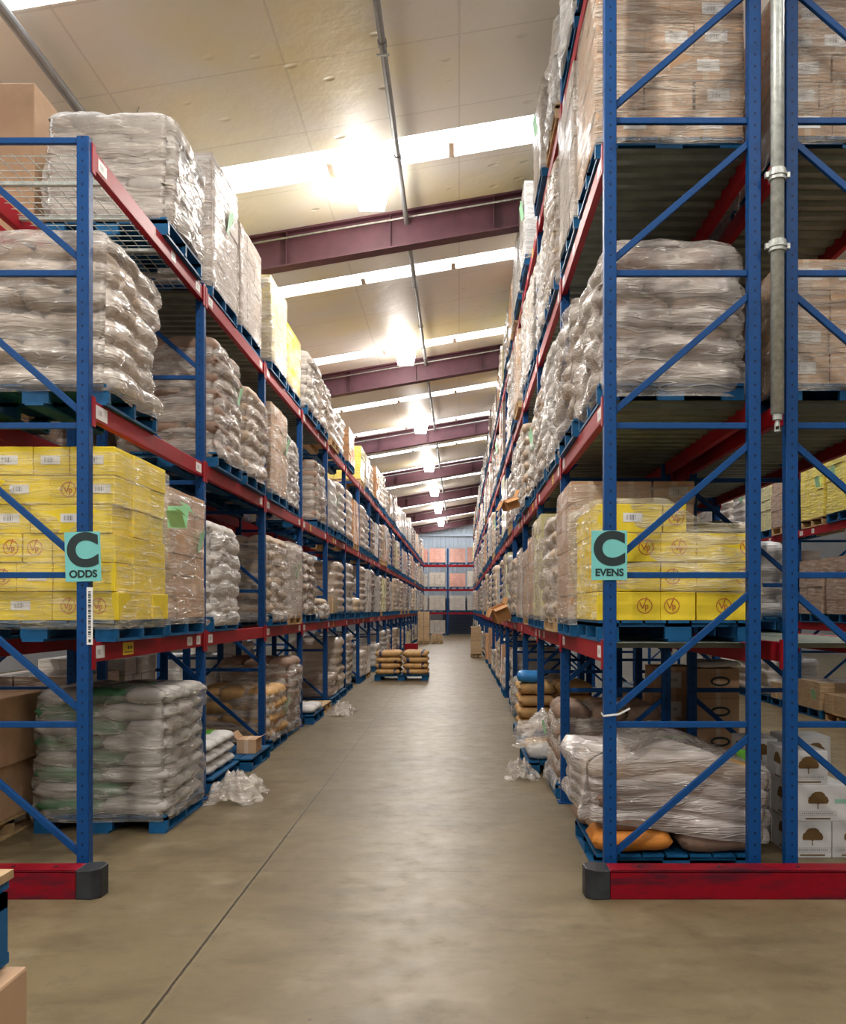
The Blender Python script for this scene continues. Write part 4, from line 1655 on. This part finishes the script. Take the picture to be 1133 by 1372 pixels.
# ---------------------------------------------------------------- floor loads, right
# low sagging load of sacks at the front
t = thing('wrapped_sack_pallet', (1.46, 6.45, 0.001), 'low sagging film-wrapped sacks behind the right guard rail', 'pallet load', 'pallet loads on the right rack')
inst('pallet', pallet_mesh(1.10, 1.05, 'blue'), t)
rg = random.Random(5)
for lay in range(4):
    for i in range(2):
        for j in range(3):
            m_ = ORANGE if lay == 0 and j == 0 and i == 0 else SACKIN['brown'] if lay < 3 else TANSACK
            s_ = inst('sack', sack_mesh(0.56, 0.37, 0.17, rg.randint(0, 2), m_), t,
                      (-0.28 + 0.56 * i + rg.uniform(-.03, .03), -0.36 + 0.36 * j, PH + 0.145 * lay), (0, 0, rg.uniform(-.08, .08)))
            if m_ is ORANGE:
                s_['label'] = 'bright orange paper sack'
                s_.scale = (1.0, 1.05, 1.0)
shell(0.66, 0.60, 0.66, 4, 0.025, 0.02, 0.07, 55, 26, 9, 0.03, mat=film_mat('loose_grey_film', 0.5, 0.9, 0.15, (0.15, 0.25, 0), 10, (0.56, 0.50, 0.46)),
      name='stretch_wrap', parent=t, loc=(0.0, 0, PH - 0.03), closed=False, lumps=(0, 2), corner=0.14,
      topf=lambda x, y: 0.68 + 0.05 * math.cos(x * 6) + 0.03 * math.sin(y * 7 + x * 3) - 0.06 * max(0, x),
      botf=lambda x, y: 0.26 - 0.16 * (x + 0.6) / 1.2)
b = MB()
b.box(-0.12, 0.12, -0.05, 0.05, 0, 0.004)
b.obj('green_tape', GREENT, t, (0.1, 0.1, 0.84))
b = MB()
b.box(-0.05, 0.05, -0.12, 0.1, 0, 0.05)
b.obj('green_tape', GREENT, t, (0.56, -0.25, 0.74), bevel=0.015)

# crumpled low load, second bay far half
loose_pallet(0.72, 1.75, 9.55, 10.55, 'blue pallet with crumpled clear film, right floor second bay')
for k in range(4):
    loose_sack(0.98 + 0.5 * (k % 2), 9.8 + 0.45 * (k // 2), 0.146, 0.48, 0.42, 0.15, TANSACK if k else WHITESACK,
               'sack under clear film on right floor second bay, %s %s' % (('front', 'rear')[k // 2], ('aisle-side', 'inner')[k % 2]), 'sacks under film in second right bay')
film_heap(1.1, 9.95, 0.3, 1.0, 1.0, 0.55, 'heap of crumpled clear film on the blue pallet, right floor second bay', 15, FILM)
film_heap(0.66, 9.5, 0.0, 0.35, 0.6, 0.25, 'crumpled clear film trailing on the floor at right second bay', 19, FILM)
# tan sacks third bay
loose_pallet(0.78, 1.8, 11.85, 12.85, 'blue pallet under tan sacks, right floor third bay')
for lay in range(4):
    for j in range(2):
        for i in range(2):
            loose_sack(1.05 + 0.53 * i + R.uniform(-.01, .01), 12.1 + 0.48 * j, 0.146 + 0.162 * lay, 0.51, 0.45, 0.162, TANSACK,
                       'tan sack on right third bay pallet, %s layer, %s %s' % (('bottom', 'second', 'third', 'top')[lay], ('front', 'rear')[j], ('aisle-side', 'inner')[i]),
                       'tan sacks in third right bay', R.uniform(-.03, .03))
t = thing('blue_bundle', (0.95, 12.02, 0.797), 'bright blue plastic bundle on top of the tan sacks', 'bundle')
inst('bundle_body', sack_mesh(0.34, 0.3, 0.16, 1, simple('bright_blue_plastic', (0.03, 0.22, 0.55), 0.35)), t)

# tall cartons leaning out far right
t = thing('carton_pallet', (0.62, 33.0, 0.001), 'tall brown cartons on pallet far down by the right rack', 'pallet load')
inst('pallet', pallet_mesh(0.4, 1.0, 'wood'), t)
b = MB()
for k in range(2):
    b.box(-0.19 + 0.01 * k, 0.18 + 0.01 * k, -0.45, 0.45, PH + 0.5 * k, PH + 0.5 * k + 0.49)
b.obj('cartons', SACKM['tan'], t)

# broken open cartons hanging over the shelves
BK = simple('bright_kraft', (0.55, 0.27, 0.10), 0.7)


def torn_carton(x, y, z, w, h, tilt, label):
    t = thing('torn_carton', (x, y, z), label, 'carton')
    t.rotation_euler = (0.1, tilt, 0.2)
    b = MB()
    th = 0.006
    b.box(-w / 2, w / 2, -w / 2, w / 2, 0, th)
    b.box(-w / 2, w / 2, -w / 2, -w / 2 + th, 0, h)
    b.box(-w / 2, w / 2, w / 2 - th, w / 2, 0, h)
    b.box(-w / 2, -w / 2 + th, -w / 2, w / 2, 0, h)
    b.box(w / 2 - th, w / 2, -w / 2, w / 2, 0, h)
    b.box(-w / 2 + 0.01, w / 2 - 0.01, -w / 2 + 0.01, w / 2 - 0.01, h * 0.5, h * 0.7)
    b.obj('carton_body', BK, t)
    b = MB()
    b.bar((-w / 2, 0, h), (-w / 2 - 0.1, 0, h - 0.1), 0.005, w * 0.9)
    b.bar((w / 2, 0, h), (w / 2 + 0.07, 0, h + 0.08), 0.005, w * 0.9)
    b.bar((0, -w / 2, h), (0, -w / 2 - 0.1, h - 0.03), 0.005, w * 0.9, up=(1, 0, 0))
    b.obj('flap', BK, t)
    return t


torn_carton(0.72, 12.15, 3.165, 0.2, 0.14, -0.35, 'torn brown carton overhanging the right middle shelf above the aisle')
torn_carton(0.74, 15.0, 1.60, 0.26, 0.26, -0.4, 'torn brown carton sticking out over the right lower shelf')


# ---------------------------------------------------------------- white cartons with printed tree
def tree_mesh(s):
    b = MB()
    ctr = [(0, 0.04, 0.32), (-0.2, 0.0, 0.22), (0.2, 0.0, 0.23), (-0.30, -0.08, 0.14), (0.31, -0.06, 0.15), (0.1, 0.16, 0.2), (-0.1, 0.15, 0.2)]
    for (x, z, r) in ctr:
        i = len(b.v)
        n = 18
        for k in range(n):
            a_ = 2 * math.pi * k / n
            rr_ = r * (1 + 0.06 * math.sin(5 * a_))
            b.v.append((s * (x + rr_ * math.cos(a_)), -0.0004 * ctr.index((x, z, r)), s * max(-0.17, z + rr_ * math.sin(a_) * 0.95)))
        b.f.append(tuple(range(i, i + n)))
        b.m.append(0)
    i = len(b.v)
    b.v += [(-0.05 * s, 0, -0.16 * s), (0.05 * s, 0, -0.16 * s), (0.015 * s, 0, -0.24 * s), (0.03 * s, 0, -0.40 * s), (-0.03 * s, 0, -0.40 * s), (-0.015 * s, 0, -0.24 * s)]
    b.f.append(tuple(range(i, i + 6)))
    b.m.append(0)
    return b.mesh('printed_tree', TREE)


TREEM = tree_mesh(0.165)
OUTL = MB()
for (za, zb_, xa_, xb_) in ((0, 0.002, -0.13, 0.13), (0.03, 0.032, -0.13, 0.13)):
    OUTL.box(xa_, xb_, -0.0005, 0, za, zb_)
OUTL.box(-0.132, -0.13, -0.0005, 0, 0, 0.032).box(0.13, 0.132, -0.0005, 0, 0, 0.032)
for k in range(16):
    OUTL.box(-0.115 + k * 0.0145, -0.115 + k * 0.0145 + 0.008, -0.0005, 0, 0.010, 0.022)
OUTLM = OUTL.mesh('printed_caption', GREYINK)
BARM = MB().box(-0.09, 0.09, -0.0005, 0, 0, 0.010).mesh('printed_bar', TREE)
TEALM = MB().box(-0.05, 0.05, -0.0005, 0, 0, 0.03).mesh('printed_patch', TEALINK)


def white_carton(x, y, z, w, d, h, label, rz=0, tx=0.0, side=True, patch=False):
    t = thing('printed_carton', (x, y, z), label, 'carton', 'white cartons printed with a tree', rz)
    bd = inst('carton_body', carton_mesh(w, d, h, WHITEC), t)
    f = -d / 2 - 0.0012
    inst('printed_tree', TREEM, t, (tx, f, h * 0.60))
    inst('printed_caption', OUTLM, t, (tx, f, h * 0.16))
    inst('printed_bar', BARM, t, (tx, f, h * 0.06))
    if patch:
        inst('printed_patch', TEALM, t, (tx + 0.17, f, h * 0.5))
    if side:
        g = -w / 2 - 0.0012
        inst('printed_tree', TREEM, t, (g, 0, h * 0.60), (0, 0, -math.pi / 2), (0.95, 1, 0.95))
        inst('printed_bar', BARM, t, (g, 0, h * 0.08), (0, 0, -math.pi / 2), (0.6, 1, 1))
    return t


D0 = 6.36
wx = px(1062, D0)
hh = 0.262
white_carton(wx + 0.14, D0 + 0.22, 0.0, 0.275, 0.44, hh, 'white carton printed with brown tree, bottom of stack, left front')
white_carton(wx + 0.42, D0 + 0.22, 0.0, 0.275, 0.44, hh, 'white carton printed with brown tree, bottom of stack, right front', side=False, tx=0.02)
white_carton(wx + 0.14, D0 + 0.67, 0.0, 0.275, 0.44, hh, 'white tree-printed carton, bottom of stack, left rear')
white_carton(wx + 0.42, D0 + 0.67, 0.0, 0.275, 0.44, hh, 'white tree-printed carton, bottom of stack, right rear', side=False)
white_carton(wx + 0.20, D0 + 0.21, hh, 0.42, 0.42, hh, 'white tree-printed carton with teal patch, wide one in middle of stack', patch=True, tx=-0.02)
white_carton(wx + 0.2, D0 + 0.66, hh, 0.42, 0.44, hh, 'white tree-printed carton, middle layer at rear of stack')
white_carton(wx + 0.115, D0 + 0.24, 2 * hh, 0.28, 0.46, hh * 0.93, 'white tree-printed carton on top of stack at front')
white_carton(wx + 0.34, D0 + 0.76, 2 * hh, 0.36, 0.34, hh, 'white tree-printed carton on top of stack, rear right', tx=0.06, side=False)
white_carton(wx - 0.02, D0 + 0.78, 2 * hh, 0.26, 0.34, hh * 0.93, 'white tree-printed carton on top of stack, rear left')

# brown cartons with dark ovals behind the front right load
OVAL = MB()
for k in range(20):
    a0, a1 = 2 * math.pi * k / 20, 2 * math.pi * (k + 1) / 20
    i = len(OVAL.v)
    OVAL.v += [(0.1 * math.cos(a0), 0, 0.05 * math.sin(a0)), (0.1 * math.cos(a1), 0, 0.05 * math.sin(a1)),
               (0.075 * math.cos(a1), 0, 0.028 * math.sin(a1)), (0.075 * math.cos(a0), 0, 0.028 * math.sin(a0))]
    OVAL.f.append((i, i + 1, i + 2, i + 3))
    OVAL.m.append(0)
OVALM = OVAL.mesh('printed_oval', INK)
for (x, y, n, lab) in ((px(902, 9.1), 9.1, 4, 'left'), (px(962, 8.8), 8.8, 4, 'right')):
    for k in range(n):
        t = thing('brown_carton', (x, y + 0.2, 0.30 * k), 'brown carton in the %s stack behind right front load, %s from the floor' % (lab, ORD[k]), 'carton', 'brown cartons stacked behind the right rack')
        inst('carton_body', carton_mesh(0.42, 0.4, 0.297, KRAFT), t)
        if lab == 'right':
            inst('printed_oval', OVALM, t, (0.02, -0.2025, 0.17))
        else:
            inst('barcode_label', label_mesh(0.12, 0.16), t, (0.02, -0.2025, 0.16))
t = thing('folded_sack', (px(962, 8.8), 8.95, 1.2), 'pale folded sack lying on the right stack of brown cartons', 'sack')
inst('sack_body', sack_mesh(0.46, 0.38, 0.08, 2, WHITESACK), t)

# ---------------------------------------------------------------- left row behind
t = thing('bulk_carton_pallet', (-4.08, 6.98, 0.001), 'large brown bulk carton on raw wood pallet behind left end frame', 'pallet load')
inst('pallet', pallet_mesh(1.12, 1.15, 'wood'), t)
b = MB()
b.box(-0.54, 0.54, -0.56, 0.56, PH, PH + 0.42)
b.obj('lower_carton', KRAFT, t, bevel=0.01)
b = MB()
b.box(-0.57, 0.57, -0.57, 0.57, PH + 0.42, PH + 0.96)
b.obj('upper_carton', KRAFT, t, bevel=0.015)
t = thing('brown_carton', (-4.12, 7.9, L[3] + 0.001), 'plain brown carton standing highest at the far left rack top', 'carton')
b = MB()
b.box(-0.52, 0.52, -0.4, 0.4, 0.0, 1.3)
b.obj('carton_body', KRAFT, t, bevel=0.01)
inst('pallet', pallet_mesh(1.04, 0.8, 'blue'), t, (0, 0, 0)).location.z = -0.0
t.children[0].location.z = PH


# wire mesh deck under the empty front slot of the left top shelf
t = thing('wire_mesh_deck', (-2.9, 7.04, L[3] - 0.03), 'galvanised wire mesh deck of the left top shelf, nearest bay', 'mesh deck')
b = MB()
for k in range(26):
    y = -1.2 + k * 2.4 / 25
    b.bar((-0.46, y, 0), (0.44, y, 0), 0.005, 0.005, up=(0, 0, 1))
for k in range(10):
    x = -0.45 + k * 0.1
    b.bar((x, -1.22, 0.005), (x, 1.22, 0.005), 0.005, 0.005, up=(0, 0, 1))
b.obj('wire_grid', GALV, t)
for y in (-0.85, -0.3, 0.3, 0.85):
    b = MB()
    b.box(-0.46, 0.44, y - 0.02, y + 0.02, -0.03, -0.004)
    b.obj('support_channel', GALV, t)

# ---------------------------------------------------------------- stack at the bottom left corner, beside the viewer
t = thing('pallet', (-1.34, 0.90, 1.195), 'blue painted pallet with raw wood top at bottom left corner', 'pallet')
inst('deck_and_stringers', pallet_mesh(1.18, 1.18, 'blue'), t)
b = MB()
b.box(-0.59, 0.59, -0.59, 0.59, 0.143, 0.157)
b.obj('plywood_sheet', WOOD, t)
loose_pallet(-1.90, -0.72, 0.31, 1.49, 'pallet on floor under cartons at bottom left corner', 'wood')
for k in range(3):
    for i in range(2):
        for j in range(2):
            lab = '%s %s brown carton of corner stack at bottom left, %s layer' % (('left', 'right')[i], ('front', 'rear')[j], ('bottom', 'middle', 'top')[k])
            c = thing('brown_carton', (-1.599 + 0.585 * i, 0.61 + 0.585 * j, 0.1445 + 0.3495 * k), lab, 'carton', 'brown cartons in the corner stack')
            inst('carton_body', carton_mesh(0.58, 0.58, 0.348, KRAFT), c)

# ---------------------------------------------------------------- far end rack
EY0, EY1 = 60.0, 61.0
xs = [-3.35, -0.78, 1.80, 4.38]
for k, x in enumerate(xs):
    t = thing('rack_frame', (x, 60.5, 0), 'blue frame of the far end rack, %s from left' % ORD[k], 'rack frame', 'frames of the far end rack')
    for s in (-0.46, 0.46):
        b = MB()
        b.box(-0.05, 0.05, s - 0.04, s + 0.04, 0, 5.9)
        b.obj('upright', BLUE, t)
    for z in (0.4, 1.6, 2.8, 4.0, 5.2):
        b = MB()
        b.bar((0, -0.44, z), (0, 0.44, z + 0.8), 0.04, 0.03, up=(1, 0, 0))
        b.obj('diagonal_brace', BLUE, t)
for k in range(3):
    for lv in (1, 2, 3):
        for q, y in enumerate((60.04, 60.96)):
            b = MB()
            b.box(xs[k] + 0.05, xs[k + 1] - 0.05, -0.025, 0.025, -0.14, 0)
            o = b.obj('shelf_beam', RED, None, (0, y, L[lv]))
            tag(o, 'red beam of the far end rack, %s, %s bay from left, %s' % (LN[lv], ORD[k], ('front', 'rear')[q]), 'shelf beam', 'beams of the far end rack')
rr = random.Random(3)
ecol = {3: ['pink', 'pink'], 2: ['white', 'pink'], 1: ['white', 'white'], 0: ['white', None]}
for k in range(3):
    for lv in (0, 1, 2, 3):
        for s in (0, 1):
            if lv == 0 and k == 1:
                continue
            cc = (['white', 'pink', 'grey', 'pink'])[(lv + k + s) % 4]
            if k == 0:
                cc = {3: 'pink', 2: 'white', 1: 'white', 0: 'white'}[lv]
            if k == 1:
                cc = {3: 'pink', 2: ('pink', 'white')[s], 1: 'grey'}[lv]
            x = xs[k] + 0.12 + s * 1.2
            carton_load(x, x + 1.08, 59.98, 61.0, L[lv] + 0.001, rr.uniform(0.85, 1.1), cc,
                        '%s cartons on far end rack, %s, %s bay, %s half' % (DESC[cc], LN[lv], ('left', 'middle', 'right')[k], ('left', 'right')[s]),
                        'pallet loads on the far end rack', False, rr.randint(1, 999), n=(3, 3), ch=0.18)

# loose white strap tied round the right end upright and torn film on a brace
b = MB()
b.bar((-0.05, -0.045, 0.0), (0.05, -0.045, 0.012), 0.012, 0.003, up=(0, 1, 0))
b.bar((-0.05, -0.045, 0.0), (-0.05, 0.045, 0.01), 0.012, 0.003, up=(1, 0, 0))
b.bar((0.05, -0.045, 0.012), (0.12, -0.05, 0.05), 0.012, 0.003, up=(0, 1, 0))
tag(b.obj('plastic_strap', BINK, None, (0.98, YB, 1.1)), 'white plastic strap tied round the right end upright', 'strap')
